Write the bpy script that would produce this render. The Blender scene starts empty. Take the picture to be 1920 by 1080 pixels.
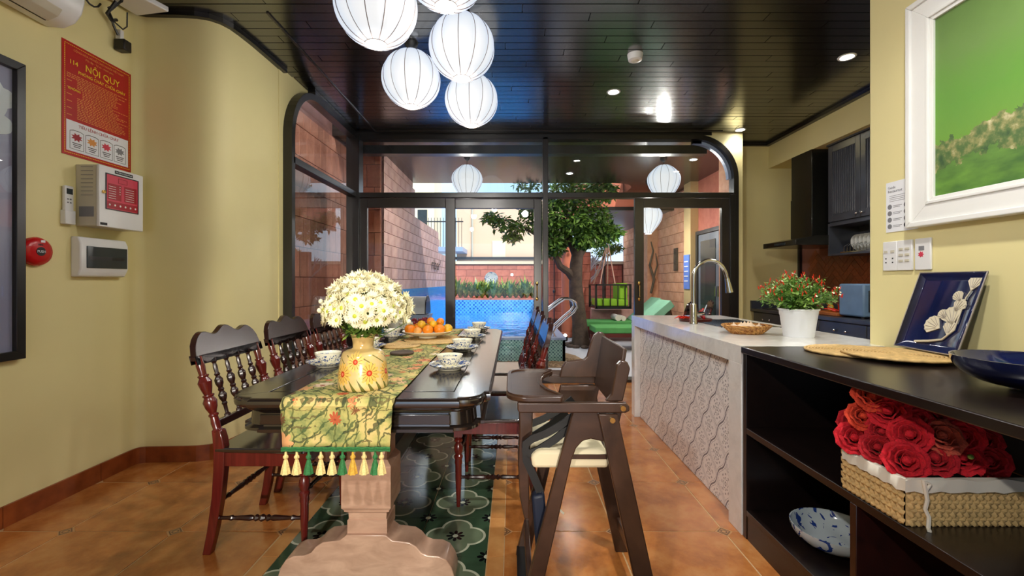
import bpy, math, random
from mathutils import Vector, Matrix
PI = math.pi
rnd = random.Random(7)
SC = bpy.context.scene
COL = SC.collection
# ---------------------------------------------------------------- camera
cam = bpy.data.objects.new('camera', bpy.data.cameras.new('camera'))
COL.objects.link(cam)
cam.location = (0, 0, 1.15); cam.rotation_euler = (PI/2, 0, 0)
cam.data.sensor_width = 36; cam.data.lens = 839/1920*36
cam.data.shift_y = -12/1920; cam.data.clip_start = .02; cam.data.clip_end = 300
SC.camera = cam
# ---------------------------------------------------------------- view, world, sun, large lights
SC.view_settings.view_transform = 'Standard'; SC.view_settings.look = 'None'
SC.view_settings.gamma = 1; SC.view_settings.exposure = 0.0
SC.view_settings.use_curve_mapping = False
SC.cycles.max_bounces = 7; SC.cycles.diffuse_bounces = 4; SC.cycles.glossy_bounces = 4
SC.cycles.transparent_max_bounces = 14; SC.cycles.caustics_reflective = False; SC.cycles.caustics_refractive = False
SC.cycles.sample_clamp_indirect = 6; SC.cycles.use_denoising = True
W = bpy.data.worlds.new('world'); SC.world = W; W.use_nodes = True
wn = W.node_tree; wn.nodes.clear()
wo = wn.nodes.new('ShaderNodeOutputWorld'); bg = wn.nodes.new('ShaderNodeBackground')
tc = wn.nodes.new('ShaderNodeTexCoord'); nz = wn.nodes.new('ShaderNodeTexNoise')
nz.inputs['Scale'].default_value = 2.2; nz.inputs['Detail'].default_value = 6
rp = wn.nodes.new('ShaderNodeValToRGB')
rp.color_ramp.elements[0].position = .38; rp.color_ramp.elements[0].color = (.215, .32, .44, 1)
rp.color_ramp.elements[1].position = .62; rp.color_ramp.elements[1].color = (.44, .48, .54, 1)
wn.links.new(tc.outputs['Generated'], nz.inputs['Vector']); wn.links.new(nz.outputs['Fac'], rp.inputs['Fac'])
wn.links.new(rp.outputs['Color'], bg.inputs['Color']); bg.inputs['Strength'].default_value = 3.3
wn.links.new(bg.outputs[0], wo.inputs[0])

def light(name, kind, loc, energy, color=(1, 1, 1), size=.1, rot=(0, 0, 0), **k):
    d = bpy.data.lights.new(name, kind); d.energy = energy; d.color = color
    if kind == 'AREA': d.shape = 'RECTANGLE'; d.size = size; d.size_y = k.get('size_y', size)
    elif kind == 'SUN': d.angle = size
    else: d.shadow_soft_size = size
    if kind == 'SPOT': d.spot_size = k.get('spot', 2.2); d.spot_blend = k.get('blend', .6)
    o = bpy.data.objects.new(name, d); COL.objects.link(o); o.location = loc; o.rotation_euler = rot
    return o
light('sun', 'SUN', (0, 0, 9), 5.0, (1, .94, .86), .02, (math.radians(33), 0, math.radians(26)))
# unseen lamps: added fills for table, aisle and kitchen, plus the front room's spot
light('table_end_fill_spot', 'SPOT', (.0, -2.7, 1.35), 560, (1, .90, .76), .03, (math.radians(83), 0, math.radians(7)), spot=.50, blend=.6)  # warm spot added behind the camera to brighten the table end
light('front_room_spot', 'SPOT', (-1.0, -.7, 2.45), 150, (1, .96, .9), .04, (math.radians(64), 0, math.radians(-33)), spot=1.5, blend=.7)
light('rear_fill_panel', 'AREA', (.2, -2.9, 1.4), 26, (1, .97, .93), 2.4, (PI/2, 0, PI), size_y=2.0)  # unseen fill panel added at the rear wall opening
light('overhead_fill', 'POINT', (.3, .2, 2.7), 14, (1, .96, .9), .08)  # extra fill light added above the camera, no fitting modelled
light('aisle_fill_spot', 'SPOT', (.92, .95, 2.84), 130, (1, .97, .9), .05, (0, 0, 0), spot=2.5, blend=.8)  # assumed unseen fitting, added to brighten the right wall and aisle floor
light('kitchen_fill_spot', 'SPOT', (2.45, 2.5, 2.84), 85, (1, .97, .9), .06, (0, 0, 0), spot=2.7, blend=.8)  # added out of view to lift the kitchen side

# ---------------------------------------------------------------- node helper
class NT:
    def __init__(s, name):
        s.m = bpy.data.materials.new(name); s.m.use_nodes = True
        s.t = s.m.node_tree; s.b = s.t.nodes['Principled BSDF']; s.o = s.t.nodes['Material Output']
    def put(s, sock, v):
        if isinstance(v, bpy.types.NodeSocket): s.t.links.new(v, sock)
        else:
            if isinstance(v, (tuple, list)) and len(v) == 3 and sock.type == 'RGBA': v = (*v, 1)
            sock.default_value = v
    def n(s, typ, out=0, props=None, **ins):
        d = s.t.nodes.new('ShaderNode'+typ)
        for k, v in (props or {}).items(): setattr(d, k, v)
        for k, v in ins.items():
            k = k.replace('_', ' ')
            s.put(d.inputs[int(k[1:])] if k[0] == 'i' and k[1:].isdigit() else d.inputs[k], v)
        return d.outputs[out]
    def m_(s, op, a, b=0., c=0.):
        d = s.t.nodes.new('ShaderNodeMath'); d.operation = op
        s.put(d.inputs[0], a); s.put(d.inputs[1], b); s.put(d.inputs[2], c)
        return d.outputs[0]
    def mix(s, f, a, b):
        d = s.t.nodes.new('ShaderNodeMix'); d.data_type = 'RGBA'
        s.put(d.inputs[0], f); s.put(d.inputs[6], a); s.put(d.inputs[7], b)
        return d.outputs[2]
    def co(s): return s.n('TexCoord', 'Object')
    def xyz(s, v=None):
        d = s.t.nodes.new('ShaderNodeSeparateXYZ'); s.put(d.inputs[0], v or s.co()); return d.outputs
    def noise(s, scale, detail=3, vec=None, rough=.5, dist=0.):
        return s.n('TexNoise', 'Fac', Vector=vec or s.co(), Scale=scale, Detail=detail, Roughness=rough, Distortion=dist)
    def ramp(s, f, *st):
        d = s.t.nodes.new('ShaderNodeValToRGB'); s.put(d.inputs[0], f); e = d.color_ramp.elements
        while len(e) < len(st): e.new(.5)
        for i, (p, c) in enumerate(st): e[i].position = p; e[i].color = (*c, 1)
        return d.outputs[0]
    def scl(s, x, y, z, vec=None):
        return s.n('Mapping', 0, Vector=vec or s.co(), Scale=(x, y, z))
    def bump(s, h, strength=.3, dist=.002):
        s.put(s.b.inputs['Normal'], s.n('Bump', 0, Height=h, Strength=strength, Distance=dist))
    def less(s, a, b): return s.m_('LESS_THAN', a, b)
    def fin(s, color=None, rough=.5, metal=0., coat=0., ior=None, **k):
        if color is not None: s.put(s.b.inputs['Base Color'], color)
        s.put(s.b.inputs['Roughness'], rough); s.b.inputs['Metallic'].default_value = metal
        s.b.inputs['Coat Weight'].default_value = coat; s.b.inputs['Coat Roughness'].default_value = k.get('cr', .08)
        if ior: s.b.inputs['IOR'].default_value = ior
        if 'emit' in k: s.put(s.b.inputs['Emission Color'], k['emit']); s.b.inputs['Emission Strength'].default_value = k.get('es', 1)
        return s.m
def srgb(r, g, b):
    f = lambda c: (c/255)/12.92 if c <= 10 else (((c/255)+.055)/1.055)**2.4
    return (f(r), f(g), f(b))
def plain(name, c, rough=.5, metal=0., coat=0., var=.12, sc=6, ior=None, **k):
    t = NT(name); n = t.noise(sc, 4)
    lo = tuple(x*(1-var) for x in c); hi = tuple(min(1, x*(1+var)) for x in c)
    return t.fin(t.ramp(n, (.3, lo), (.7, hi)), rough, metal, coat, ior, **k)
MT = {}
def vary(t, col, amt=.25):
    r = t.n('ObjectInfo', 'Random'); f = t.m_('ADD', t.m_('MULTIPLY', r, amt), 1-amt/2)
    return t.n('VectorMath', 0, props={'operation': 'SCALE'}, i0=col, Scale=f)

MT['wall'] = plain('yellow_wall_paint', srgb(228, 216, 158), .55, var=.03, sc=2)
MT['cream'] = plain('white_paint', srgb(235, 235, 232), .45, var=.02)
t = NT('terracotta_floor_tile'); n = t.noise(5, 6, rough=.65); n2 = t.noise(40, 3)
c = t.ramp(n, (.25, srgb(136, 74, 32)), (.5, srgb(190, 118, 58)), (.78, srgb(220, 158, 94)))
t.bump(t.m_('ADD', t.m_('MULTIPLY', n, 2.), n2), .12, .002)
MT['terra'] = t.fin(vary(t, c, .14), .2, ior=1.6)
t = NT('terracotta_border_tile'); n = t.noise(9, 5)
MT['terra2'] = t.fin(vary(t, t.ramp(n, (.3, srgb(196, 132, 74)), (.7, srgb(222, 164, 100))), .12), .2, ior=1.6)
MT['grout'] = plain('pale_grout', srgb(206, 170, 122), .7, sc=60)
t = NT('skirting_tile'); n = t.noise(12, 5)
MT['skirt'] = t.fin(vary(t, t.ramp(n, (.3, srgb(120, 56, 24)), (.7, srgb(158, 82, 40))), .15), .3)
t = NT('floor_star_inset'); x, y, z = t.xyz()
ax = t.m_('ABSOLUTE', x); ay = t.m_('ABSOLUTE', y)
d1 = t.m_('ABSOLUTE', t.m_('SUBTRACT', t.m_('ADD', ax, ay), .028)); rr = t.m_('SQRT', t.m_('ADD', t.m_('MULTIPLY', x, x), t.m_('MULTIPLY', y, y)))
f = t.m_('MAXIMUM', t.less(d1, .004), t.less(t.m_('ABSOLUTE', t.m_('SUBTRACT', rr, .012)), .003))
MT['inset'] = t.fin(t.mix(f, srgb(196, 146, 96), srgb(110, 74, 50)), .35)
# green cement tile with white quatrefoil outline
t = NT('green_cement_tile'); x, y, z = t.xyz(); ax = t.m_('ABSOLUTE', x); ay = t.m_('ABSOLUTE', y)
def hyp(a, b): return t.m_('SQRT', t.m_('ADD', t.m_('MULTIPLY', a, a), t.m_('MULTIPLY', b, b)))
def dz(a, v): return t.m_('SUBTRACT', a, v)
sd = dz(t.m_('MINIMUM', hyp(dz(ax, .066), ay), hyp(ax, dz(ay, .066))), .066)
line = t.less(t.m_('ABSOLUTE', sd), .0055)
ins = t.less(sd, 0.)
def flower(a, b, R):
    r = hyp(a, b); an = t.m_('ARCTAN2', b, a)
    w = t.m_('ABSOLUTE', t.m_('COSINE', t.m_('MULTIPLY', an, 4.)))
    return t.less(r, t.m_('MULTIPLY', t.m_('POWER', w, .45), R)), t.less(r, R*.30)
p1, c1 = flower(x, y, .042); p2, c2 = flower(dz(ax, .151), dz(ay, .1525), .042)
blk = t.m_('MAXIMUM', p1, p2); wht = t.m_('MAXIMUM', t.m_('MAXIMUM', c1, c2), line)
g = t.mix(ins, srgb(62, 86, 64), srgb(116, 130, 104)); nn = t.noise(14, 4)
g = t.mix(t.m_('MULTIPLY', nn, .35), g, srgb(24, 50, 34))
MT['rug'] = t.fin(t.mix(wht, t.mix(blk, g, (.004, .005, .006)), srgb(196, 200, 176)), .14, ior=1.65)
# dark lacquered woods
def wood(name, a, b, rough, ior, axis=(1, 14, 14), coat=.0, vr=0):
    t = NT(name); n = t.noise(3, 6, vec=t.scl(*axis), rough=.6, dist=.6)
    c = t.ramp(n, (.25, a), (.75, b))
    if vr: c = vary(t, c, vr)
    t.bump(n, .05, .002)
    return t.fin(c, rough, coat=coat, ior=ior)
MT['table'] = wood('black_brown_lacquered_wood', (.006, .0045, .004), (.02, .013, .010), .15, 2.2)
MT['mahog'] = wood('red_mahogany_lacquer', (.06, .006, .005), (.15, .016, .012), .2, 1.7, (14, 14, 1))
MT['mahogd'] = wood('dark_mahogany_lacquer', (.012, .004, .0035), (.032, .008, .006), .24, 1.55, (4, 14, 4))
MT['pedestal'] = wood('pedestal_wood_lit_sheen', (.38, .225, .155), (.60, .39, .28), .26, 1.8, (3, 3, 8))  # bright sheen of the lit front put into the base colour
MT['plank'] = wood('black_stained_ceiling_plank', (.004, .0036, .0035), (.011, .009, .008), .2, 2.4, (1, 20, 20), vr=.5)
MT['shelf'] = wood('black_brown_shelf_wood', (.006, .0035, .003), (.014, .007, .006), .28, 1.6, (14, 2, 14))
MT['hchair'] = wood('walnut_stained_wood', (.027, .0125, .0075), (.072, .034, .02), .28, 1.6, (3, 12, 3))
MT['frame'] = plain('black_window_frame', (.008, .0068, .006), .3, var=.2, ior=1.6)
MT['stile'] = plain('dark_bronze_door_frame', (.022, .016, .013), .28, var=.2, ior=1.6)
MT['kitchen'] = plain('blue_black_cabinet_lacquer', (.05, .056, .075), .28, var=.2, ior=1.6)
MT['hood'] = plain('black_hood_metal', (.012, .012, .01), .22, var=.1, ior=1.6)
# glass
def glass(name, tint=(1, 1, 1), k=1.):
    t = NT(name); tr = t.n('BsdfTransparent', 0, Color=tint); gl = t.n('BsdfGlossy', 0, Color=(1, 1, 1), Roughness=.0)
    fr = t.m_('MULTIPLY', t.m_('MULTIPLY', t.n('Fresnel', 0, IOR=1.5), k), t.m_('SUBTRACT', 1., t.n('NewGeometry', 'Backfacing')))
    mx = t.n('MixShader', 0, i0=fr, i1=tr, i2=gl); t.t.links.new(mx, t.o.inputs[0]); return t.m
MT['glass'] = glass('window_glass', (.95, .97, .97), 1.3)
MT['cupglass'] = glass('clear_plastic', (.93, .95, .94), 1.5)
# lantern silk
def silk(name, s):
    t = NT(name); n = t.noise(30, 2)
    lw = t.n('LayerWeight', 'Facing', Blend=.35)
    e = t.ramp(lw, (0., (1., 1., 1.)), (.35, (.86, .92, 1.)), (.7, (.74, .82, .98)), (1., (.56, .64, .84)))
    return t.fin((.16, .17, .19), .8, emit=e, es=s)
MT['silk'] = silk('lantern_silk', .86)
MT['rib'] = plain('lantern_bamboo_rib', srgb(128, 112, 104), .6)
MT['bulb'] = plain('lit_lamp_bulb', (1, 1, 1), .5, emit=(1, .98, .94), es=14)
MT['led'] = plain('lit_downlight', (1, 1, 1), .5, emit=(1, .99, .96), es=40)
MT['black'] = plain('black_plastic', (.008, .008, .009), .35)
MT['white'] = plain('white_plastic', srgb(225, 225, 226), .3, var=.03)
MT['offwhite'] = plain('grey_white_metal', srgb(196, 190, 172), .4, var=.04)
MT['chrome'] = plain('brushed_nickel', (.62, .60, .55), .16, 1., var=.05)
MT['steel'] = plain('stainless_steel', (.75, .77, .8), .12, 1., var=.05)
MT['brass'] = plain('brass', (.75, .48, .16), .22, 1.)
MT['silver'] = plain('silver_grey_paint', (.62, .64, .68), .3, .35)
MT['darkmetal'] = plain('dark_grey_metal', (.05, .05, .055), .35, .6)
MT['red'] = plain('red_plastic', srgb(190, 20, 26), .25, var=.05)
MT['paper'] = plain('white_paper', srgb(232, 234, 240), .6, var=.02)
MT['ink'] = plain('black_print', (.012, .012, .014), .6)
MT['greyink'] = plain('grey_print', (.2, .2, .22), .6)
MT['redprint'] = plain('red_poster_print', srgb(180, 20, 16), .35, var=.06)
MT['yelprint'] = plain('yellow_print', srgb(240, 214, 30), .5)
MT['orprint'] = plain('orange_print', srgb(224, 150, 70), .5)
MT['pinkprint'] = plain('pink_red_print', srgb(206, 60, 84), .4)
MT['darkred'] = plain('dark_red_print', srgb(160, 14, 36), .4)
MT['lav'] = plain('lavender_print', srgb(158, 154, 182), .3, var=.03, sc=1)
t = NT('white_quartz_worktop'); n = t.noise(7, 6, rough=.7, dist=1.2)
MT['quartz'] = t.fin(t.ramp(n, (.3, srgb(222, 220, 216)), (.55, srgb(238, 236, 232)), (.75, srgb(246, 245, 242))), .1, ior=1.6)
# patterned island tile: ogee lattice with flowers
t = NT('printed_ogee_tile'); x, y, z = t.xyz(t.n('NewGeometry', 'Position')); P = .19
u = t.m_('DIVIDE', y, P); v = t.m_('DIVIDE', z, P*1.25)
a = t.m_('ADD', u, v); b_ = t.m_('SUBTRACT', u, v)
wob = lambda q: t.m_('MULTIPLY', t.m_('SINE', t.m_('MULTIPLY', q, 2*PI)), .055)
la = t.m_('ABSOLUTE', t.m_('SINE', t.m_('MULTIPLY', t.m_('ADD', a, wob(b_)), PI)))
lb = t.m_('ABSOLUTE', t.m_('SINE', t.m_('MULTIPLY', t.m_('ADD', b_, wob(a)), PI)))
mn = t.m_('MINIMUM', la, lb)
ln = t.less(la, .085); lnb = t.less(lb, .05)
ln2 = t.less(t.m_('ABSOLUTE', t.m_('SUBTRACT', mn, .24)), .028)
fa = t.m_('SUBTRACT', t.m_('FRACT', a), .5); fb = t.m_('SUBTRACT', t.m_('FRACT', b_), .5)
r = hyp(fa, fb); an = t.m_('ARCTAN2', fb, fa)
pet = t.m_('ABSOLUTE', t.m_('COSINE', t.m_('MULTIPLY', an, 4.)))
fl = t.less(t.m_('ABSOLUTE', t.m_('SUBTRACT', r, t.m_('ADD', t.m_('MULTIPLY', pet, .08), .12))), .018)
fl2 = t.less(t.m_('ABSOLUTE', t.m_('SUBTRACT', r, .055)), .018)
dots = t.m_('MULTIPLY', t.m_('GREATER_THAN', pet, .8), t.less(t.m_('ABSOLUTE', t.m_('SUBTRACT', r, .30)), .028))
vor = t.n('TexVoronoi', 'Distance', Vector=t.n('NewGeometry', 'Position'), Scale=62.)
sp = t.m_('MULTIPLY', t.less(vor, .22), t.m_('GREATER_THAN', r, .3))
f = t.m_('MAXIMUM', t.m_('MAXIMUM', ln, t.m_('MULTIPLY', t.m_('MAXIMUM', ln2, lnb), .6)), t.m_('MAXIMUM', t.m_('MAXIMUM', t.m_('MULTIPLY', fl, .8), t.m_('MULTIPLY', fl2, .8)), t.m_('MULTIPLY', t.m_('MAXIMUM', t.m_('MULTIPLY', sp, .7), dots), .75)))
MT['ogee'] = t.fin(t.mix(t.m_('MULTIPLY', f, .85), srgb(250, 249, 248), srgb(60, 62, 82)), .22)
# brick / clay blocks
def brick(name, a, b, rough=.75, vr=.28):
    t = NT(name); n = t.noise(7, 5, rough=.7); n2 = t.noise(60, 3)
    t.bump(n2, .4, .003); return t.fin(vary(t, t.ramp(n, (.3, a), (.7, b)), vr), rough)
MT['brick'] = brick('rose_clay_block', srgb(208, 158, 146), srgb(234, 194, 180))
MT['brickb'] = brick('brown_clay_block', srgb(168, 104, 82), srgb(206, 142, 116))
MT['bricko'] = brick('orange_clay_block', srgb(214, 146, 110), srgb(238, 182, 146))
MT['brickr'] = brick('red_clay_block', srgb(188, 104, 86), srgb(216, 134, 112))
MT['mortar'] = plain('dark_mortar', srgb(140, 92, 80), .9)
MT['spiceb'] = wood('rust_brown_glazed_tile', srgb(96, 40, 16), srgb(140, 66, 28), .3, 1.5, vr=.3)
MT['terrazzo'] = plain('pale_terrazzo', srgb(206, 208, 216), .45, var=.06, sc=30)
MT['peach'] = plain('peach_render', srgb(236, 198, 168), .8, var=.04, sc=1)
MT['creamb'] = plain('cream_render', srgb(238, 226, 196), .8, var=.04, sc=1)
MT['soffit'] = plain('terracotta_render', srgb(196, 112, 84), .7, var=.05)
MT['olive'] = plain('olive_yellow_render', srgb(204, 178, 128), .7, var=.05)
t = NT('slatted_soffit'); x, y, z = t.xyz(t.n('NewGeometry', 'Position'))
f = t.less(t.m_('FRACT', t.m_('DIVIDE', y, .09)), .09)
n = t.noise(3, 4, vec=t.scl(1, 20, 20))
MT['slats'] = t.fin(t.mix(f, t.ramp(n, (.3, (.018, .013, .011)), (.7, (.04, .028, .024))), (.002, .002, .002)), .22, ior=1.6)
t = NT('grey_slatted_soffit'); x, y, z = t.xyz(t.n('NewGeometry', 'Position'))
f = t.less(t.m_('FRACT', t.m_('DIVIDE', y, .12)), .12)
MT['gslats'] = t.fin(t.mix(f, srgb(128, 124, 130), srgb(70, 66, 72)), .4)
# mosaics
def mosaic(name, base, dark, p, dots=True, rough=.15):
    t = NT(name); pos = t.n('NewGeometry', 'Position'); x, y, z = t.xyz(pos)
    u = t.m_('ADD', x, y); fx = t.m_('FRACT', t.m_('DIVIDE', u, p)); fz = t.m_('FRACT', t.m_('DIVIDE', z, p))
    cx = t.m_('FLOOR', t.m_('DIVIDE', u, p)); cz = t.m_('FLOOR', t.m_('DIVIDE', z, p))
    gr = t.m_('MAXIMUM', t.less(fx, .1), t.less(fz, .1))
    par = t.m_('MODULO', t.m_('ABSOLUTE', t.m_('ADD', cx, cz)), 2.)
    wn = t.n('TexWhiteNoise', 'Value', Vector=t.n('VectorMath', 0, props={'operation': 'FLOOR'}, i0=t.scl(1/p, 1/p, 1/p, pos)))
    chk = t.m_('MULTIPLY', par, 1. if dots else .3)
    c = t.mix(chk, base, dark); c = t.mix(t.m_('MULTIPLY', wn, .35), c, tuple(min(1, q*1.6+.05) for q in base))
    return t.fin(t.mix(t.m_('MULTIPLY', gr, .6), c, tuple(min(1, q*1.3+.08) for q in base)), rough)
MT['mosaicg'] = mosaic('turquoise_dot_mosaic', srgb(150, 196, 190), srgb(24, 78, 98), .024)
MT['mosaicb'] = mosaic('blue_dot_mosaic', srgb(90, 180, 240), srgb(20, 90, 190), .05)
MT['mosaicd'] = mosaic('blue_pool_mosaic', srgb(60, 160, 250), srgb(30, 120, 230), .05, False)
MT['coping'] = plain('blue_grey_coping', srgb(150, 170, 205), .35, var=.06, sc=20)
t = NT('pool_water'); tr = t.n('BsdfTransparent', 0, Color=(.80, .95, 1)); gl = t.n('BsdfGlossy', 0, Color=(1, 1, 1), Roughness=.02)
n = t.noise(3.5, 3, vec=t.scl(1.5, .8, 1), dist=.5); bp = t.n('Bump', 0, Height=n, Strength=.35, Distance=.05); t.t.links.new(bp, gl.node.inputs['Normal'])
fr = t.n('Fresnel', 0, IOR=1.33, Normal=bp)
t.t.links.new(t.n('MixShader', 0, i0=fr, i1=tr, i2=gl), t.o.inputs[0]); MT['water'] = t.m
MT['pebble'] = brick('brown_pebble', srgb(120, 96, 70), srgb(168, 140, 108))
MT['bark'] = brick('grey_brown_bark', srgb(52, 40, 34), srgb(96, 78, 64))
MT['paleb'] = plain('pale_branch', srgb(196, 186, 182), .8)
def leaf(name, a, b, vr=0):
    t = NT(name); r = t.n('TexWhiteNoise', 'Value', Vector=t.n('VectorMath', 0, props={'operation': 'FLOOR'}, i0=t.scl(14, 14, 14)))
    t.b.inputs['Subsurface Weight'].default_value = 0
    return t.fin(t.ramp(r, (0, a), (1, b)), .45)
MT['leaf'] = leaf('green_tree_leaf', srgb(30, 66, 28), srgb(112, 148, 60))
MT['leaf2'] = leaf('bright_strap_leaf', srgb(58, 112, 40), srgb(168, 184, 78))
MT['leaf3'] = leaf('chilli_leaf', srgb(76, 124, 46), srgb(156, 190, 92))
MT['leaf4'] = leaf('chrysanthemum_leaf', srgb(78, 118, 44), srgb(166, 190, 88))
MT['palm'] = leaf('dark_palm_leaf', srgb(20, 64, 34), srgb(60, 116, 52))
MT['cush'] = plain('green_cushion', srgb(84, 158, 84), .8, var=.08)
MT['cushl'] = plain('lime_cushion', srgb(140, 190, 44), .8, var=.06)
MT['cusht'] = plain('mint_cushion', srgb(140, 198, 164), .8, var=.06)
MT['redwood'] = plain('dark_red_wood', srgb(92, 34, 24), .4, var=.2)
MT['rope'] = plain('cotton_rope', srgb(202, 160, 140), .9)
# porcelain
def porc(name, base, blue, thr, sc=34, z0=-9., z1=9., rmin=-1.):
    t = NT(name); x, y, z = t.xyz(); n = t.noise(sc, 2, dist=1.6)
    f = t.m_('MULTIPLY', t.m_('GREATER_THAN', n, thr), t.m_('MULTIPLY', t.m_('GREATER_THAN', z, z0), t.less(z, z1)))
    f = t.m_('MULTIPLY', f, t.m_('GREATER_THAN', hyp2(t, x, y), rmin))
    return t.fin(t.mix(f, base, blue), .12, ior=1.55)
def hyp2(t, a, b): return t.m_('SQRT', t.m_('ADD', t.m_('MULTIPLY', a, a), t.m_('MULTIPLY', b, b)))
MT['bowl'] = porc('blue_painted_porcelain_bowl', srgb(236, 232, 212), srgb(70, 92, 140), .54, 60, .016, .046)
MT['plate'] = porc('blue_rim_porcelain_plate', srgb(236, 230, 206), srgb(80, 100, 150), .52, 60, .006, 9., .055)
MT['china'] = plain('cream_porcelain', srgb(232, 222, 192), .15, var=.03)
MT['bigbowl'] = porc('white_bowl_with_blue_sprigs', srgb(200, 210, 214), srgb(40, 66, 140), .585, 18)
MT['cobalt'] = plain('cobalt_blue_glaze', (.006, .011, .055), .08, coat=1., var=.4, sc=8)
MT['ginkgo'] = plain('cream_relief_glaze', srgb(214, 204, 178), .25, var=.08)
MT['rimbrown'] = plain('brown_glaze_rim', srgb(150, 140, 130), .3)
# vase
t = NT('painted_stoneware_vase'); x, y, z = t.xyz(); th = t.m_('ARCTAN2', x, t.m_('MULTIPLY', y, -1.))
base = t.ramp(t.noise(9, 4), (.3, srgb(206, 174, 110)), (.7, srgb(232, 206, 146)))
per = 2*PI/3
def vfl(th0, z0, R, colp, colc, base):
    q = t.m_('SUBTRACT', th, th0); q = t.m_('SUBTRACT', q, t.m_('MULTIPLY', t.m_('ROUND', t.m_('DIVIDE', q, per)), per))
    a = t.m_('MULTIPLY', q, .088); b = dz(z, z0); r = hyp(a, b); an = t.m_('ARCTAN2', b, a)
    w = t.m_('ABSOLUTE', t.m_('COSINE', t.m_('MULTIPLY', an, 7.)))
    ring = t.less(r, t.m_('MULTIPLY', t.m_('ADD', t.m_('MULTIPLY', w, .3), .7), R))
    out = t.mix(ring, base, t.mix(t.less(w, .3), colp, srgb(150, 104, 50)))
    return t.mix(t.less(r, R*.26), out, t.mix(t.less(r, R*.12), colc, srgb(230, 120, 90)))
sw = t.m_('SINE', t.m_('ADD', t.m_('MULTIPLY', th, 9.), t.m_('MULTIPLY', z, 60.)))
stem = t.m_('MULTIPLY', t.less(t.m_('ABSOLUTE', sw), t.m_('SUBTRACT', .75, t.m_('MULTIPLY', z, 16.))), t.less(z, .045))
base = t.mix(stem, base, srgb(112, 108, 50))
wv = t.m_('SINE', t.m_('ADD', t.m_('MULTIPLY', th, 5.), t.m_('MULTIPLY', z, 95.)))
base = t.mix(t.m_('MULTIPLY', t.less(t.m_('ABSOLUTE', wv), .22), t.m_('MULTIPLY', t.m_('GREATER_THAN', z, .092), t.less(z, .126))), base, srgb(132, 122, 66))
c = vfl(-.62, .060, .040, srgb(232, 186, 90), srgb(196, 62, 34), base)
c = vfl(.56, .064, .040, srgb(232, 190, 96), srgb(196, 62, 34), c)
c = vfl(-.02, .104, .036, srgb(236, 200, 112), srgb(196, 62, 34), c)
MT['vase'] = t.fin(c, .18, ior=1.55)
# table runner tapestry
t = NT('meadow_tapestry'); pos = t.co(); x, y, z = t.xyz()
sv = t.n('CombineXYZ', 0, X=x, Y=t.m_('SUBTRACT', y, z), Z=0.)
n1 = t.noise(8, 6, vec=sv, rough=.65); n2 = t.noise(30, 4, vec=sv, dist=1.)
c = t.ramp(n1, (.28, srgb(78, 98, 60)), (.40, srgb(132, 142, 82)), (.50, srgb(188, 180, 106)), (.60, srgb(214, 192, 124)), (.66, srgb(220, 160, 108)), (.74, srgb(134, 146, 92)))
for sc_w, dr, w_, col_, dst in ((9., 'X', .07, srgb(84, 92, 46), 6.), (12., 'Y', .07, srgb(98, 84, 48), 7.), (14., 'DIAGONAL', .09, srgb(62, 84, 46), 5.), (7., 'DIAGONAL', .05, srgb(48, 60, 36), 9.)):
    msk = t.m_('GREATER_THAN', t.noise(7., 2, vec=t.scl(1, 1, 1, t.n('Mapping', 0, Vector=sv, Location=(sc_w, dst, 0)))), .47)
    wv = t.n('TexWave', 'Fac', props={'bands_direction': dr}, Vector=sv, Scale=sc_w, Distortion=dst, Detail=3., Detail_Scale=1.4, Detail_Roughness=.6)
    c = t.mix(t.m_('MULTIPLY', t.m_('MULTIPLY', t.less(wv, w_), .8), msk), c, col_)
def blooms(scale, thr, off, pal, c, pn):
    sv2 = t.n('Mapping', 0, Vector=sv, Location=(off, off, 0))
    vo = t.n('TexVoronoi', 'Distance', Vector=sv2, Scale=scale); vc = t.n('TexVoronoi', 'Color', Vector=sv2, Scale=scale); vp = t.n('TexVoronoi', 'Position', Vector=sv2, Scale=scale)
    dv = t.n('VectorMath', 0, props={'operation': 'SUBTRACT'}, i0=sv2, i1=vp); dx, dy, _ = t.xyz(dv)
    an = t.m_('ARCTAN2', dy, dx); w = t.m_('ABSOLUTE', t.m_('COSINE', t.m_('MULTIPLY', an, pn)))
    rv = t.n('SeparateColor', 0, Color=vc)
    rad = t.m_('ADD', t.m_('MULTIPLY', w, .16), .20)
    isf = t.m_('MULTIPLY', t.less(t.m_('ADD', vo, t.m_('MULTIPLY', t.m_('SUBTRACT', n2, .5), .12)), rad), t.m_('GREATER_THAN', rv, thr))
    c = t.mix(isf, c, t.ramp(rv, *pal))
    return t.mix(t.m_('MULTIPLY', t.less(vo, .10), isf), c, srgb(150, 62, 34))
c = blooms(10.5, .35, .4, ((.45, srgb(228, 168, 112)), (.62, srgb(232, 190, 138)), (.78, srgb(216, 112, 66)), (.95, srgb(232, 216, 186))), c, 3.5)
c = blooms(16., .62, 3.3, ((.72, srgb(206, 96, 56)), (.9, srgb(56, 68, 40))), c, 5.)
t.bump(t.noise(400, 1), .2, .001)
MT['runner'] = t.fin(c, .85)
MT['tgreen'] = plain('green_tassel_thread', srgb(44, 112, 60), .8, var=.3, sc=200)
MT['tcream'] = plain('cream_tassel_thread', srgb(226, 204, 138), .8, var=.2, sc=200)
MT['tgold'] = plain('gold_tassel_thread', srgb(214, 166, 60), .8, var=.2, sc=200)
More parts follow.
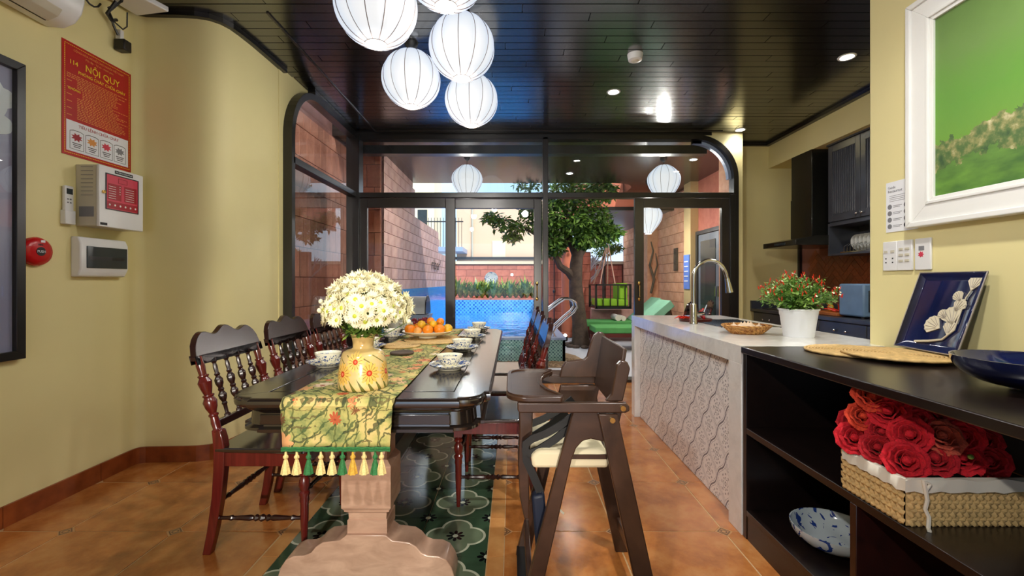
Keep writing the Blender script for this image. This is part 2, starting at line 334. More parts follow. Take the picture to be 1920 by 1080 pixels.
# painting
t = NT('painted_meadow_canvas'); x, y, z = t.xyz(); n = t.noise(4, 6, rough=.7); nb = t.noise(11, 5, rough=.7); n3 = t.noise(30, 5)
hgt = t.m_('ADD', z, t.m_('MULTIPLY', t.m_('SUBTRACT', n, .5), .25))
sky = t.ramp(t.m_('ADD', hgt, .5), (.2, srgb(112, 158, 38)), (.5, srgb(92, 148, 42)), (.72, srgb(106, 140, 70)), (.95, srgb(92, 122, 62)))
bush = t.ramp(t.m_('ADD', t.m_('MULTIPLY', nb, .6), t.m_('MULTIPLY', n3, .45)), (.38, srgb(40, 78, 34)), (.5, srgb(78, 108, 48)), (.58, srgb(140, 140, 82)), (.68, srgb(210, 200, 156)))
ed = t.m_('ADD', z, t.m_('ADD', t.m_('MULTIPLY', t.m_('SUBTRACT', n, .5), .28), t.m_('MULTIPLY', t.m_('SUBTRACT', n3, .5), .08)))
c = t.mix(t.less(ed, -.125), sky, bush)
low = t.ramp(t.noise(6, 4, vec=t.scl(1, 1, 2.5)), (.35, srgb(52, 96, 34)), (.65, srgb(104, 152, 52)))
c = t.mix(t.less(ed, -.24), c, low)
t.bump(n3, .3, .002); MT['painting'] = t.fin(c, .4)
# basketry
def weave(name, a, b, s1, s2):
    t = NT(name); x, y, z = t.xyz(); u = t.m_('ADD', x, y)
    w = t.m_('MULTIPLY', t.m_('SINE', t.m_('MULTIPLY', u, s1)), t.m_('SINE', t.m_('MULTIPLY', z, s2)))
    n = t.noise(40, 3); f = t.m_('ADD', t.m_('MULTIPLY', w, .35), n)
    t.bump(w, .6, .004); return t.fin(t.ramp(f, (.3, a), (.7, b)), .7)
MT['straw'] = plain('woven_seagrass_straw', srgb(205, 170, 112), .7, var=.22, sc=60)
MT['rattan'] = weave('honey_rattan', srgb(150, 92, 40), srgb(222, 166, 90), 260, 420)
MT['linen'] = plain('white_linen', srgb(228, 220, 204), .85, var=.05)
MT['potw'] = plain('white_pot_plastic', srgb(232, 234, 238), .35, var=.02)
MT['soil'] = plain('soil', (.03, .02, .012), .9)
MT['chili'] = plain('red_chilli', srgb(206, 44, 22), .25, var=.25, sc=40)
MT['orange'] = plain('orange_peel', srgb(238, 134, 20), .4, var=.15, sc=20)
MT['orange2'] = plain('apricot_peel', srgb(232, 158, 74), .45, var=.1, sc=20)
MT['yellowf'] = plain('yellow_fruit', srgb(228, 176, 40), .4, var=.15, sc=20)
MT['grape'] = plain('purple_grape', srgb(118, 40, 54), .2, var=.2, sc=20)
MT['onion'] = plain('red_onion', srgb(138, 18, 34), .2, var=.2, sc=20)
MT['petal'] = plain('cream_white_petal', srgb(246, 240, 206), .6, var=.05, sc=40)
MT['disc'] = plain('yellow_green_disc', srgb(190, 200, 60), .6)
for i, cc in enumerate([(214, 22, 40), (190, 18, 34), (222, 66, 36), (200, 84, 62)]):
    t = NT('crochet_yarn_%s' % ('red', 'crimson', 'orange', 'coral')[i]); n = t.noise(160, 2); t.bump(n, .8, .003)
    a = srgb(*cc); MT['yarn%d' % i] = t.fin(t.ramp(n, (.3, tuple(q*.6 for q in a)), (.7, a)), .9)
MT['garlic'] = plain('garlic_skin', srgb(232, 206, 176), .5, var=.1, sc=30)
MT['strap'] = plain('black_webbing', (.006, .006, .007), .6)
MT['navy'] = plain('navy_buckle_cloth', (.006, .012, .032), .5)
MT['cushc'] = plain('cream_cushion_cover', srgb(230, 218, 184), .8, var=.05)
MT['screen'] = plain('smoked_panel_window', (.03, .04, .045), .15)
MT['bluebox'] = plain('blue_grey_plastic', srgb(108, 138, 172), .35)
MT['bluesign'] = plain('blue_sign_print', srgb(96, 134, 220), .5)
MT['board'] = plain('chopping_board_wood', srgb(176, 100, 46), .5, var=.15)

# ---------------------------------------------------------------- mesh helpers
class MB:
    def __init__(s): s.v = []; s.f = []
    def add(s, vs, fs):
        o = len(s.v); s.v += [tuple(p) for p in vs]; s.f += [tuple(i+o for i in f) for f in fs]; return s
    def box(s, x0, x1, y0, y1, z0, z1):
        return s.add([(x0, y0, z0), (x1, y0, z0), (x1, y1, z0), (x0, y1, z0), (x0, y0, z1), (x1, y0, z1), (x1, y1, z1), (x0, y1, z1)],
                     [(0, 3, 2, 1), (4, 5, 6, 7), (0, 1, 5, 4), (1, 2, 6, 5), (2, 3, 7, 6), (3, 0, 4, 7)])
    def prism(s, poly, ax, a, b, fn=None):
        n = len(poly)
        mk = {'x': lambda p, d: (d, p[0], p[1]), 'y': lambda p, d: (p[0], d, p[1]), 'z': lambda p, d: (p[0], p[1], d)}[ax]
        vs = [mk(p, a) for p in poly]+[mk(p, b) for p in poly]
        if fn: vs = [fn(*p) for p in vs]
        area = sum(poly[i][0]*poly[(i+1) % n][1]-poly[(i+1) % n][0]*poly[i][1] for i in range(n))
        fs = [tuple(range(n))[::-1], tuple(range(n, 2*n))]+[(i, (i+1) % n, (i+1) % n+n, i+n) for i in range(n)]
        flip = (area < 0) != (ax == 'y') 
        if flip: fs = [f[::-1] for f in fs]
        return s.add(vs, fs)
    def lathe(s, prof, c=(0, 0, 0), seg=24, fn=None, sx=1, sy=1, cap=True):
        vs = []; fs = []
        for r, z in prof:
            for k in range(seg):
                a = 2*PI*k/seg; m = fn(a, z) if fn else 1
                vs.append((c[0]+r*m*sx*math.cos(a), c[1]+r*m*sy*math.sin(a), c[2]+z))
        for i in range(len(prof)-1):
            for k in range(seg):
                a, b = i*seg+k, i*seg+(k+1) % seg; fs.append((a, b, b+seg, a+seg))
        if cap: fs.append(tuple(range(seg))[::-1]); m = (len(prof)-1)*seg; fs.append(tuple(range(m, m+seg)))
        return s.add(vs, fs)
    def tube(s, pts, r, seg=8, flat=1.):
        P = [Vector(p) for p in pts]; n = len(P); R = r if isinstance(r, (list, tuple)) else [r]*n
        T = [(P[min(i+1, n-1)]-P[max(i-1, 0)]).normalized() for i in range(n)]
        up = Vector((0, 0, 1)) if abs(T[0].z) < .9 else Vector((1, 0, 0))
        N = (up-T[0]*up.dot(T[0])).normalized(); vs = []; fs = []
        for i in range(n):
            N = (N-T[i]*N.dot(T[i])).normalized(); B = T[i].cross(N)
            for k in range(seg):
                a = 2*PI*k/seg; vs.append(P[i]+N*(math.cos(a)*R[i]*flat)+B*(math.sin(a)*R[i]))
        for i in range(n-1):
            for k in range(seg):
                a, b = i*seg+k, i*seg+(k+1) % seg; fs.append((a, b, b+seg, a+seg))
        fs.append(tuple(range(seg))[::-1]); m = (n-1)*seg; fs.append(tuple(range(m, m+seg)))
        return s.add(vs, fs)
    def turn(s, p0, p1, prof, seg=10):
        p0 = Vector(p0); p1 = Vector(p1)
        pts = [p0.lerp(p1, t) for t, r in prof]; return s.tube(pts, [r for t, r in prof], seg)
    def ball(s, c, r, seg=12, rings=8, sx=1, sy=1, sz=1):
        pr = [(max(1e-4, math.sin(PI*i/rings))*r, -math.cos(PI*i/rings)*r*sz) for i in range(rings+1)]
        return s.lathe(pr, c, seg, sx=sx, sy=sy)
    def bar(s, p0, p1, w, h, up=(0, 0, 1)):
        p0 = Vector(p0); p1 = Vector(p1); d = (p1-p0).normalized(); u = Vector(up); x = d.cross(u).normalized(); u = x.cross(d)
        vs = [p+x*(a*w/2)+u*(b*h/2) for p in (p0, p1) for a, b in ((-1, -1), (1, -1), (1, 1), (-1, 1))]
        return s.add(vs, [(0, 3, 2, 1), (4, 5, 6, 7), (0, 1, 5, 4), (1, 2, 6, 5), (2, 3, 7, 6), (3, 0, 4, 7)][:6])
    def strip(s, outer, inner, ax, a, b):
        for i in range(len(outer)-1):
            s.prism([outer[i], outer[i+1], inner[i+1], inner[i]], ax, a, b)
        return s
WPOS = {}
def obj(name, mb, mat, parent=None, smooth=True, bevel=0., local=False, kind=None, label=None, ang=35):
    off = Vector((0, 0, 0)) if (local or parent is None) else WPOS.get(parent.name, Vector((0, 0, 0)))
    me = bpy.data.meshes.new(name)
    me.from_pydata([(x-off.x, y-off.y, z-off.z) for x, y, z in mb.v], [], mb.f)
    me.materials.append(MT[mat] if isinstance(mat, str) else mat)
    if smooth:
        me.polygons.foreach_set('use_smooth', [True]*len(me.polygons)); me.set_sharp_from_angle(angle=math.radians(ang))
    o = bpy.data.objects.new(name, me); COL.objects.link(o)
    if parent: o.parent = parent; WPOS[o.name] = off
    if bevel:
        m = o.modifiers.new('bevel', 'BEVEL'); m.width = bevel; m.segments = 2; m.limit_method = 'ANGLE'
    if kind: o['kind'] = kind
    if label: o['label'] = label
    return o
def base_at(o, loc):
    L = Vector(loc); me = o.data
    for v in me.vertices: v.co -= L
    o.location = L; WPOS[o.name] = L; return o
def tag(o, label, cat, group=None):
    o['label'] = label; o['category'] = cat
    if group: o['group'] = group
    return o
def thing(name, loc, label, cat, group=None):
    o = bpy.data.objects.new(name, None); COL.objects.link(o); o.location = loc; o.empty_display_size = .1
    WPOS[o.name] = Vector(loc); return tag(o, label, cat, group)
def structure(name, mb, mat, **k):
    return obj(name, mb, mat, kind='structure', **k)
def copy_tree(o, parent=None):
    c = o.copy(); COL.objects.link(c); c.parent = parent
    for ch in list(o.children): copy_tree(ch, c)
    return c
def place(o, loc, rz=0., label=None, group=None, scale=None):
    o.location = loc; o.rotation_euler = (0, 0, rz); WPOS[o.name] = Vector(loc)
    if label: o['label'] = label
    if group: o['group'] = group
    if scale: o.scale = (scale,)*3
    return o
def share(me, name, loc, parent, scale=(1, 1, 1), rot=(0, 0, 0)):
    o = bpy.data.objects.new(name, me); COL.objects.link(o); o.parent = parent
    o.location = Vector(loc)-(WPOS.get(parent.name, Vector((0, 0, 0))) if parent else Vector((0, 0, 0)))
    o.scale = scale; o.rotation_euler = rot; return o
def mesh_of(mb, mat, smooth=False):
    me = bpy.data.meshes.new('piece'); me.from_pydata(mb.v, [], mb.f); me.materials.append(MT[mat])
    if smooth: me.polygons.foreach_set('use_smooth', [True]*len(me.polygons)); me.set_sharp_from_angle(angle=.7)
    return me
def text(name, s, size, loc, face, mat, parent, align='CENTER', wide=1.):
    cu = bpy.data.curves.new(name, 'FONT'); cu.body = s; cu.size = size; cu.align_x = align; cu.extrude = .0005; cu.resolution_u = 2
    tmp = bpy.data.objects.new(name, cu); me = bpy.data.meshes.new_from_object(tmp)
    B = {'+x': ((0, 1, 0), (0, 0, 1), (1, 0, 0)), '-x': ((0, -1, 0), (0, 0, 1), (-1, 0, 0)), '-y': ((1, 0, 0), (0, 0, 1), (0, -1, 0))}[face]
    mb = MB(); vs = []
    for v in me.vertices:
        p = Vector(loc)+Vector(B[0])*(v.co.x*wide)+Vector(B[1])*v.co.y+Vector(B[2])*v.co.z; vs.append(p)
    mb.add(vs, [tuple(p.vertices) for p in me.polygons])
    bpy.data.objects.remove(tmp); bpy.data.curves.remove(cu)
    return obj(name, mb, mat, parent, smooth=False)
def arc(cx, cy, r, a0, a1, n=12):
    return [(cx+r*math.cos(math.radians(a0+(a1-a0)*i/n)), cy+r*math.sin(math.radians(a0+(a1-a0)*i/n))) for i in range(n+1)]
# ================================================================ the shell
CZ = 2.88                                   # ceiling height
FOOT = [(-2.38, 2.79), (-2.376, 2.82), (-2.362, 2.84), (-2.33, 2.852), (-2.20, 2.858), (-2.10, 2.862), (-2.02, 2.870),
        (-1.955, 2.893), (-1.912, 2.935), (-1.888, 2.99), (-1.875, 3.07), (-1.864, 3.2), (-1.857, 3.4), (-1.852, 3.62)]
structure('wall_left', MB().prism([(-2.38, -3.0)]+FOOT+[(-2.08, 3.62), (-2.6, 3.62), (-2.6, -3.0)], 'z', 0, 3.0), 'wall', ang=60)
# floors
structure('subfloor', MB().box(-2.7, 3.7, -3.0, 5.26, -.12, -.0018), 'grout', smooth=False).name = 'floor'
FL = bpy.data.objects['floor']
def clipped(x0, x1, y0, y1, c, z0=-.012, z1=0.):
    x, y = (x1-x0)/2, (y1-y0)/2
    return MB().prism([(-x+c, -y), (x-c, -y), (x, -y+c), (x, y-c), (x-c, y), (-x+c, y), (-x, y-c), (-x, -y+c)], 'z', z0, z1)
XL = [.47+.505*k for k in range(-6, 3)]; YL = [2.06+.505*k for k in range(-3, 7)]+[5.26]
XL[0] = -2.38
RX0, RX1, RY0, RY1 = -.975, -.105, .95, 4.64
full = mesh_of(clipped(0, .4975, 0, .499, .036), 'terra'); g = .003
ins = mesh_of(MB().prism([(-.042, 0), (0, -.042), (.042, 0), (0, .042)], 'z', -.012, -.0005), 'inset')
fe = None
for j in range(len(YL)-1):
    for i in range(len(XL)-1):
        x0, x1, y0, y1 = XL[i], XL[i+1], YL[j], YL[j+1]
        if y1 < 1.5: continue
        spans = [(x0, x1)]
        if y1 < RY1+.2:
            spans = []
            if x0 < RX0-.075: spans.append((x0, min(x1, RX0-.075)))
            if x1 > RX1+.07: spans.append((max(x0, RX1+.07), x1))
        for a, b in spans:
            if b-a < .02: continue
            if abs(b-a-.505) < .002 and abs(y1-y0-.505) < .002:
                share(full, 'tile', ((a+b)/2, (y0+y1)/2, 0), FL)
            else:
                o = obj('tile', clipped(a, b-.0075, y0, y1-.0075, .03 if b-a > .1 else .004), 'terra', FL, smooth=False, local=True); o.location = ((a+b)/2, (y0+y1)/2, 0)
        if x1 < 1.1 and y1 > 1.6 and y1 < 5.1 and not (RX0-.06 < x1 < RX1+.05 and y1 < RY1): share(ins, 'inset', (x1, y1, 0), FL)
obj('floor_field', MB().box(-2.38, 3.6, -3, 1.545, -.012, 0), 'terra', FL, smooth=False)
obj('floor_field', MB().box(1.485, 3.6, 1.55, 5.26, -.012, 0), 'terra', FL, smooth=False)
rg = mesh_of(MB().box(-.1497, .1497, -.1522, .1522, -.012, .0), 'rug')
for k in range(-2, 9):
    yc = 1.87+.307*k+.1535
    for i in range(3):
        xc = RX1-.151-.302*i
        if i < 2: share(rg, 'tile', (xc, yc, .0005), FL)
        else:
            o = obj('tile', MB().box(-.115, .1497, -.1522, .1522, -.012, 0), 'rug', FL, smooth=False, local=True); o.location = (xc, yc, .0005)
st = mesh_of(MB().box(-.0335, .0335, -.1522, .1522, -.012, 0), 'terra2')
for k in range(-2, 9):
    for x in (RX1+.036, RX0-.036): share(st, 'tile', (x, 1.87+.307*k+.1535, .0004), FL)
for i in range(3): share(st, 'tile', (RX1-.15-.302*i, RY1+.036, .0004), FL, rot=(0, 0, PI/2))
# skirting, tile by tile along the wall's foot
def along(pts, step):
    out = []; cur = [pts[0]]; acc = 0
    for a, b in zip(pts, pts[1:]):
        L = math.dist(a, b); t0 = 0
        while acc+L-t0 >= step:
            t0 += step-acc; p = (a[0]+(b[0]-a[0])*t0/L, a[1]+(b[1]-a[1])*t0/L); cur.append(p); out.append(cur); cur = [p]; acc = 0
        acc += L-t0; cur.append(b)
    out.append(cur); return out
BB = bpy.data.objects.new('baseboard_left', None); COL.objects.link(BB); BB['kind'] = 'structure'
def offs(pts, d):
    res = []
    for i, p in enumerate(pts):
        a = pts[max(i-1, 0)]; b = pts[min(i+1, len(pts)-1)]; t = Vector((b[0]-a[0], b[1]-a[1])).normalized()
        res.append((p[0]+t.y*d, p[1]-t.x*d))
    return res
def seg_piece(pts, d, z0, z1):
    q = offs(pts, d); return MB().strip(pts, q, 'z', z0, z1)
for pts in [[(-2.38, .6), (-2.38, 1.08)], [(-2.38, 1.083), (-2.38, 1.58)], [(-2.38, 1.583), (-2.38, 2.08)], [(-2.38, 2.083), (-2.38, 2.577)]]:
    obj('tile', seg_piece(pts, .012, 0, .10), 'skirt', BB, smooth=False)
for pts in along([(-2.38, 2.58)]+FOOT, .155):
    if len(pts) > 1 and math.dist(pts[0], pts[-1]) > .02: obj('tile', seg_piece(pts, .012, 0, .10), 'skirt', BB)
# crown moulding along the same curve
tr = obj('trim_1', MB().strip([(-2.38, -3)]+FOOT, offs([(-2.38, -3)]+FOOT, .035), 'z', 2.835, CZ), 'frame', kind='structure', ang=50)
# ceiling and its planks
CE = structure('ceiling', MB().box(-2.6, 3.66, -3.0, 3.6, CZ, 3.05).box(-1.88, 3.66, 3.6, 5.2, CZ, 3.05).box(2.6, 3.66, 5.2, 5.6, CZ, 3.05), 'mortar', smooth=False)
MT['plank_dark'] = MT['plank']
CE.data.materials[0] = MT['frame']
pw = .09; pm = {}
for k in range(29):
    y = 5.2-pw*(k+1); off = (k*.437) % 1.15
    x = -2.37 if y < 3.7 else -1.83
    nx = -2.37-off+1.15
    while x < 3.2:
        while nx <= x+.05: nx += 1.15
        e = min(nx, 3.2); L = round(e-x, 3)
        if L not in pm: pm[L] = mesh_of(MB().box(0, L-.005, 0, pw-.006, -.012, 0), 'plank')
        share(pm[L], 'plank', (x, y, CZ-.0005-rnd.random()*.0015), CE, rot=(rnd.uniform(-.006, .006), 0, 0)); x = e
obj('plank_field', MB().box(-2.38, 3.2, -3, 5.2-pw*29, CZ-.012, CZ), 'slats', CE, smooth=False)
obj('plank', MB().box(2.62, 3.2, 5.2, 5.58, CZ-.012, CZ), 'plank', CE, smooth=False)
structure('trim_2', MB().box(-1.566, -1.552, 2.85, 5.1, CZ-.022, CZ-.012).box(-1.566, 2.4, 5.09, 5.104, CZ-.022, CZ-.012), 'stile')
structure('trim_3', MB().box(3.15, 3.2, 2.4, 5.58, CZ-.045, CZ-.012).box(2.62, 3.2, 5.54, 5.58, CZ-.045, CZ-.012), 'frame')
# back wall: spandrel round the arch, the return and the kitchen end wall
R = .5; GX0, GX1, GY, GT = -1.83, 2.6, 5.2, 2.84
sp = arc(GX1-R, GT-R, R, 90, 0, 14)
structure('wall_back', MB().prism(sp+[(2.60, 0), (2.66, 0), (2.66, 3.0), (2.10, 3.0)], 'y', 5.16, 5.30), 'wall', ang=60)
structure('wall_arch_return', MB().box(2.58, 2.66, 5.30, 5.58, 0, 3), 'bricko')
structure('wall_kitchen_end', MB().box(2.66, 3.75, 5.58, 5.7, 0, 3), 'wall')
spl = arc(3.61+R, GT-R, R, 180, 90, 14)
structure('wall_window_side', MB().prism([(3.55, 3.0), (3.55, 0), (3.61, 0)]+spl+[(4.11, 3.0)], 'x', -1.9, -1.848), 'wall', ang=60)
structure('wall_right', MB().box(1.69, 1.80, -3.0, 2.12, 0, 3.0), 'wall', bevel=.012)
structure('wall_kitchen', MB().box(3.602, 3.75, 1.95, 5.58, 0, 3.0), 'wall')
structure('wall_kitchen_near', MB().box(1.8, 3.75, 1.85, 1.95, 0, 3.0), 'wall')
structure('trim_4', MB().box(3.2, 3.62, 1.95, 5.6, 2.56, CZ+.02), 'wall').name = 'wall_soffit'
structure('wall_rear', MB().box(-2.6, -1.7, -3.1, -3.0, 0, 3).box(1.2, 1.8, -3.1, -3.0, 0, 3).box(-1.7, 1.2, -3.1, -3.0, 2.3, 3), 'wall')
# ---- glazed wall at the back
W1 = bpy.data.objects.new('window_1', None); COL.objects.link(W1); W1['kind'] = 'structure'
ft = .055
out_ = [(GX0, GT), ]+arc(GX1-R, GT-R, R, 90, 0, 14)+[(GX1, 0)]
inn = [(GX0, GT-ft)]+arc(GX1-R, GT-R, R-ft, 90, 0, 14)+[(GX1-ft, 0)]
obj('frame', MB().strip(out_, inn, 'y', 5.13, 5.25).box(GX0-.02, GX1-.3, 5.15, 5.24, GT-.005, CZ+.01), 'frame', W1, ang=25)
obj('reveal', MB().strip([(2.2, GT-ft)]+arc(GX1-R, GT-R, R-ft, 90, 0, 14), [(2.2, GT-ft-.035)]+arc(GX1-R, GT-R, R-ft-.035, 90, 0, 14), 'y', 5.19, 5.25), 'coping', W1, ang=25)
obj('transom', MB().box(GX0, GX1-.05, 5.14, 5.25, 2.115, 2.175), 'frame', W1, bevel=.004)
obj('mullion', MB().box(.355, .415, 5.13, 5.25, 0, GT-.03), 'stile', W1, bevel=.004)
obj('corner_post', MB().box(-1.89, -1.745, 5.10, 5.25, 0, GT), 'frame', W1, bevel=.004)
obj('header_beam', MB().box(GX0, 2.3, 5.28, 5.40, 2.66, 2.76), 'frame', W1)
obj('pane', MB().prism([(GX0+.05, 2.17), (.36, 2.17), (.36, 2.79), (GX0+.05, 2.79)], 'y', 5.198, 5.202), 'glass', W1)
obj('pane', MB().prism([(.41, 2.17)]+[(2.545, 2.17)]+arc(GX1-R, GT-R, R-ft, 0, 90, 10)+[(.41, 2.785)], 'y', 5.198, 5.202), 'glass', W1)
def leafdoor(num, x0, x1, stw0, stw1, hx, hy=5.14):
    D = bpy.data.objects.new('door_%d' % num, None); COL.objects.link(D); D['kind'] = 'structure'
    obj('stile', MB().box(x0, x0+stw0, hy, hy+.05, .03, 2.11), 'stile', D, bevel=.004)
    obj('stile', MB().box(x1-stw1, x1, hy, hy+.05, .03, 2.11), 'stile', D, bevel=.004)
    obj('rail', MB().box(x0+stw0, x1-stw1, hy, hy+.05, 2.0, 2.11), 'stile', D, bevel=.004)
    obj('rail', MB().box(x0+stw0, x1-stw1, hy, hy+.05, .03, .13), 'stile', D, bevel=.004)
    obj('pane', MB().box(x0+stw0, x1-stw1, hy+.022, hy+.028, .13, 2.0), 'glass', D)
    if hx is not None:
        m = MB().tube([(hx, hy-.005, .96), (hx, hy-.03, .98), (hx, hy-.03, 1.1), (hx, hy-.005, 1.12)], .007, 8)
        m.ball((hx, hy-.006, .95), .017, sy=.4, sz=1.4).ball((hx, hy-.006, 1.13), .017, sy=.4, sz=1.4)
        obj('handle', m, 'brass', D)
leafdoor(1, -1.79, -.655, .125, .11, None)
leafdoor(2, -.70, .345, .035, .09, .29, 5.20)
leafdoor(3, 1.41, 2.53, .105, .12, 1.46)
W1.children[0]
obj('track', MB().box(GX0, GX1, 5.10, 5.28, -.005, .03), 'stile', W1)
obj('jamb', MB().box(2.50, 2.56, 5.12, 5.25, 0, 2.15), 'frame', W1, bevel=.004)
# ---- side window
W2 = bpy.data.objects.new('window_2', None); COL.objects.link(W2); W2['kind'] = 'structure'
SO = [(3.61, 0)]+arc(3.61+R, GT-R, R, 180, 90, 14)+[(5.2, GT)]
SI = [(3.66, 0)]+arc(3.61+R, GT-R, R-.055, 180, 90, 14)+[(5.2, GT-.055)]
obj('frame', MB().strip(SO, SI, 'x', -1.86, -1.775).box(-1.86, -1.78, 4.05, 5.2, GT-.005, CZ+.01), 'frame', W2, ang=25)
obj('transom', MB().box(-1.86, -1.775, 3.64, 5.15, 2.115, 2.175), 'darkmetal', W2, bevel=.004)
obj('pane', MB().prism([(3.65, .04), (5.12, .04), (5.12, 2.12), (3.65, 2.12)], 'x', -1.822, -1.818), 'glass', W2)
obj('pane', MB().prism([(3.655, 2.17), (5.12, 2.17), (5.12, 2.79)]+arc(3.61+R, GT-R, R-.05, 90, 180, 8), 'x', -1.822, -1.818), 'glass', W2)
obj('sill', MB().box(-1.86, -1.775, 3.64, 5.15, 0, .05), 'frame', W2)

# ================================================================ outside: walls of clay block
def blockwall(name, backing, bmat, u0, u1, z0, z1, pos, axis, sign, bw, bh, dep=.02, gap=.008, uoff=0., cut=None, room=True):
    """axis 'x': wall faces +-x and runs along y; axis 'y': wall faces -y and runs along x."""
    w = structure(name, backing, 'mortar', smooth=False) if isinstance(backing, MB) else backing
    cache = {}; r = 0; z = z0
    while z < z1-.01:
        h = min(bh, z1-z); u = u0-(bw/2 if r % 2 else 0)-uoff
        while u < u1-.01:
            a, b = max(u, u0), min(u+bw, u1)
            if b-a > .015 and not (cut and cut((a+b)/2, z+h/2)):
                key = (round(b-a, 3), round(h, 3))
                if key not in cache:
                    l = key[0]-gap; hh = key[1]-gap
                    if axis == 'x': m = MB().box(0, sign*dep, 0, l, 0, hh) if sign > 0 else MB().box(-dep, 0, 0, l, 0, hh)
                    else: m = MB().box(0, l, -dep, 0, 0, hh)
                    cache[key] = mesh_of(m, bmat)
                share(cache[key], 'block', (pos, a, z) if axis == 'x' else (a, pos, z), w)
            u += bw
        z += bh; r += 1
    return w
LW = MB().prism([(5.92, 0), (11.9, 0), (11.9, 1.79), (10.6, 1.79), (10.6, 2.30), (7.85, 2.32), (7.85, 3.2), (5.92, 3.2)], 'x', -2.2, -1.75)
blockwall('wall_pool_left', LW, 'brick', 5.94, 11.8, 1.03, 3.15, -1.75, 'x', 1, .34, .16,
          cut=lambda u, z: (u > 7.85 and z > 2.3) or (u > 10.6 and z > 1.79))
obj('mosaic_band', MB().box(-1.75, -1.715, 5.92, 12.0, .0, 1.03), 'mosaicd', bpy.data.objects['wall_pool_left'], smooth=False)
SW = blockwall('wall_light_well', MB().box(-2.3, -2.13, 3.62, 6.0, -.05, 3.2), 'brickb', 3.62, 5.9, 0., 2.86, -2.13, 'x', 1, .165, .30)
blockwall('wall_pier', MB().box(-2.13, -1.73, 5.92, 6.05, -.05, 3.2), 'brickb', -2.11, -1.73, 0., 3.1, 5.92, 'y', 1, .20, .30)
FW = blockwall('wall_garden_far', MB().box(-2.2, 3.4, 13.02, 13.2, 0, 1.66), 'brickr', -1.75, 3.2, .55, 1.62, 13.02, 'y', 1, .42, .19)
obj('wall_cap', MB().box(-2.2, 3.4, 12.98, 13.24, 1.66, 1.74), 'creamb', FW)
MW = blockwall('wall_garden_middle', MB().box(.80, 1.72, 9.78, 9.9, 0, 1.80), 'brickr', .80, 1.72, .34, 1.78, 9.78, 'y', 1, .30, .17)
RW = blockwall('wall_garden_right', MB().box(3.23, 3.4, 6.0, 13.0, 0, 3.2), 'bricko', 8.05, 12.9, .0, 2.85, 3.23, 'x', -1, .40, .19)
obj('pilaster', MB().box(3.08, 3.23, 7.72, 8.02, 0, 2.88), 'olive', RW)
obj('pilaster', MB().box(2.98, 3.23, 9.85, 10.1, 0, 2.88), 'bricko', RW)
obj('plaster_panel', MB().box(3.215, 3.23, 5.8, 7.72, 0, 2.88), 'brickr', RW)
# patio floor and roof
structure('floor_patio', MB().box(-2.3, 3.4, 5.28, 13.0, -.12, -.01), 'terrazzo', smooth=False)
roof = [(-2.2, 5.3), (3.4, 5.3), (3.4, 12.6), (2.2, 12.6), (2.2, 8.35)]+arc(1.75, 8.30, .45, 0, -90, 8)+[(-2.2, 7.85)]
structure('ceiling_patio', MB().prism(roof, 'z', 2.88, 3.2), 'slats', ang=60)
structure('trim_5', MB().prism([(1.55, 12.6), (3.4, 12.6), (3.4, 8.9), (1.95, 8.9)]+arc(1.95, 9.5, .6, 270, 180, 8)+[(1.35, 12.6)], 'z', 2.58, 2.62), 'gslats', ang=60).name = 'ceiling_far_canopy'
structure('trim_6', MB().strip([(3.4, 8.88), (1.95, 8.88)]+arc(1.95, 9.5, .62, 270, 180, 8)+[(1.33, 12.6)], [(3.4, 8.98), (1.95, 8.98)]+arc(1.95, 9.5, .52, 270, 180, 8)+[(1.43, 12.6)], 'z', 2.62, 3.3), 'soffit', ang=60).name = 'wall_canopy_fascia'
structure('trim_7', MB().strip([(3.4, 8.86), (1.95, 8.86)]+arc(1.95, 9.5, .64, 270, 180, 8)+[(1.31, 12.6)], [(3.4, 8.98), (1.95, 8.98)]+arc(1.95, 9.5, .52, 270, 180, 8)+[(1.43, 12.6)], 'z', 2.56, 2.63), 'frame', ang=60)
# round column and slim pole by the middle wall
c_ = base_at(obj('round_column', MB().lathe([(.14, 0), (.14, .08), (.115, .1), (.115, 2.5), (.14, 2.52), (.14, 2.6)], (1.15, 9.35, 0), 24), 'soffit'), (1.15, 9.35, 0))
tag(c_, 'round rose-coloured column standing between pool and garden tree', 'column')
c_ = base_at(obj('iron_pole', MB().lathe([(.012, 0), (.012, .9), (.03, .92), (.03, .96), (.012, .98), (.012, 1.75)], (.905, 9.6, 0), 10), 'darkmetal'), (.905, 9.6, 0))
tag(c_, 'thin dark iron pole against the red block wall', 'pole')

# ================================================================ pool
PX1 = .766
P = thing('swimming_pool', (-.5, 9.2, 0), 'raised swimming pool with turquoise dotted mosaic side and blue water', 'pool')
obj('mosaic_side', MB().box(-1.7, PX1, 6.43, 6.47, 0, .31).box(PX1-.04, PX1, 6.43, 9.7, 0, .31), 'mosaicg', P, smooth=False)
obj('coping', MB().prism([(-1.70, 6.42), (PX1+.01, 6.42), (PX1+.01, 9.7), (.50, 9.7), (.50, 6.58), (-1.70, 6.58)], 'z', .31, .345), 'coping', P, smooth=False)
obj('pool_floor', MB().box(-1.7, .52, 6.47, 12.0, .0, .02), 'mosaicd', P, smooth=False)
obj('pool_wall', MB().box(.48, .52, 6.6, 12.0, .02, .32).box(-1.7, .5, 6.56, 6.58, .02, .33), 'mosaicd', P, smooth=False)
obj('overflow_wall', MB().box(-1.72, .8, 12.0, 12.12, 0, .66), 'mosaicb', P, smooth=False)
wm = MB(); N = 30
obj('water', MB().add([(-1.7, 6.58, .325), (.48, 6.58, .325), (.48, 12.0, .325), (-1.7, 12.0, .325)], [(0, 1, 2, 3)]), 'water', P)
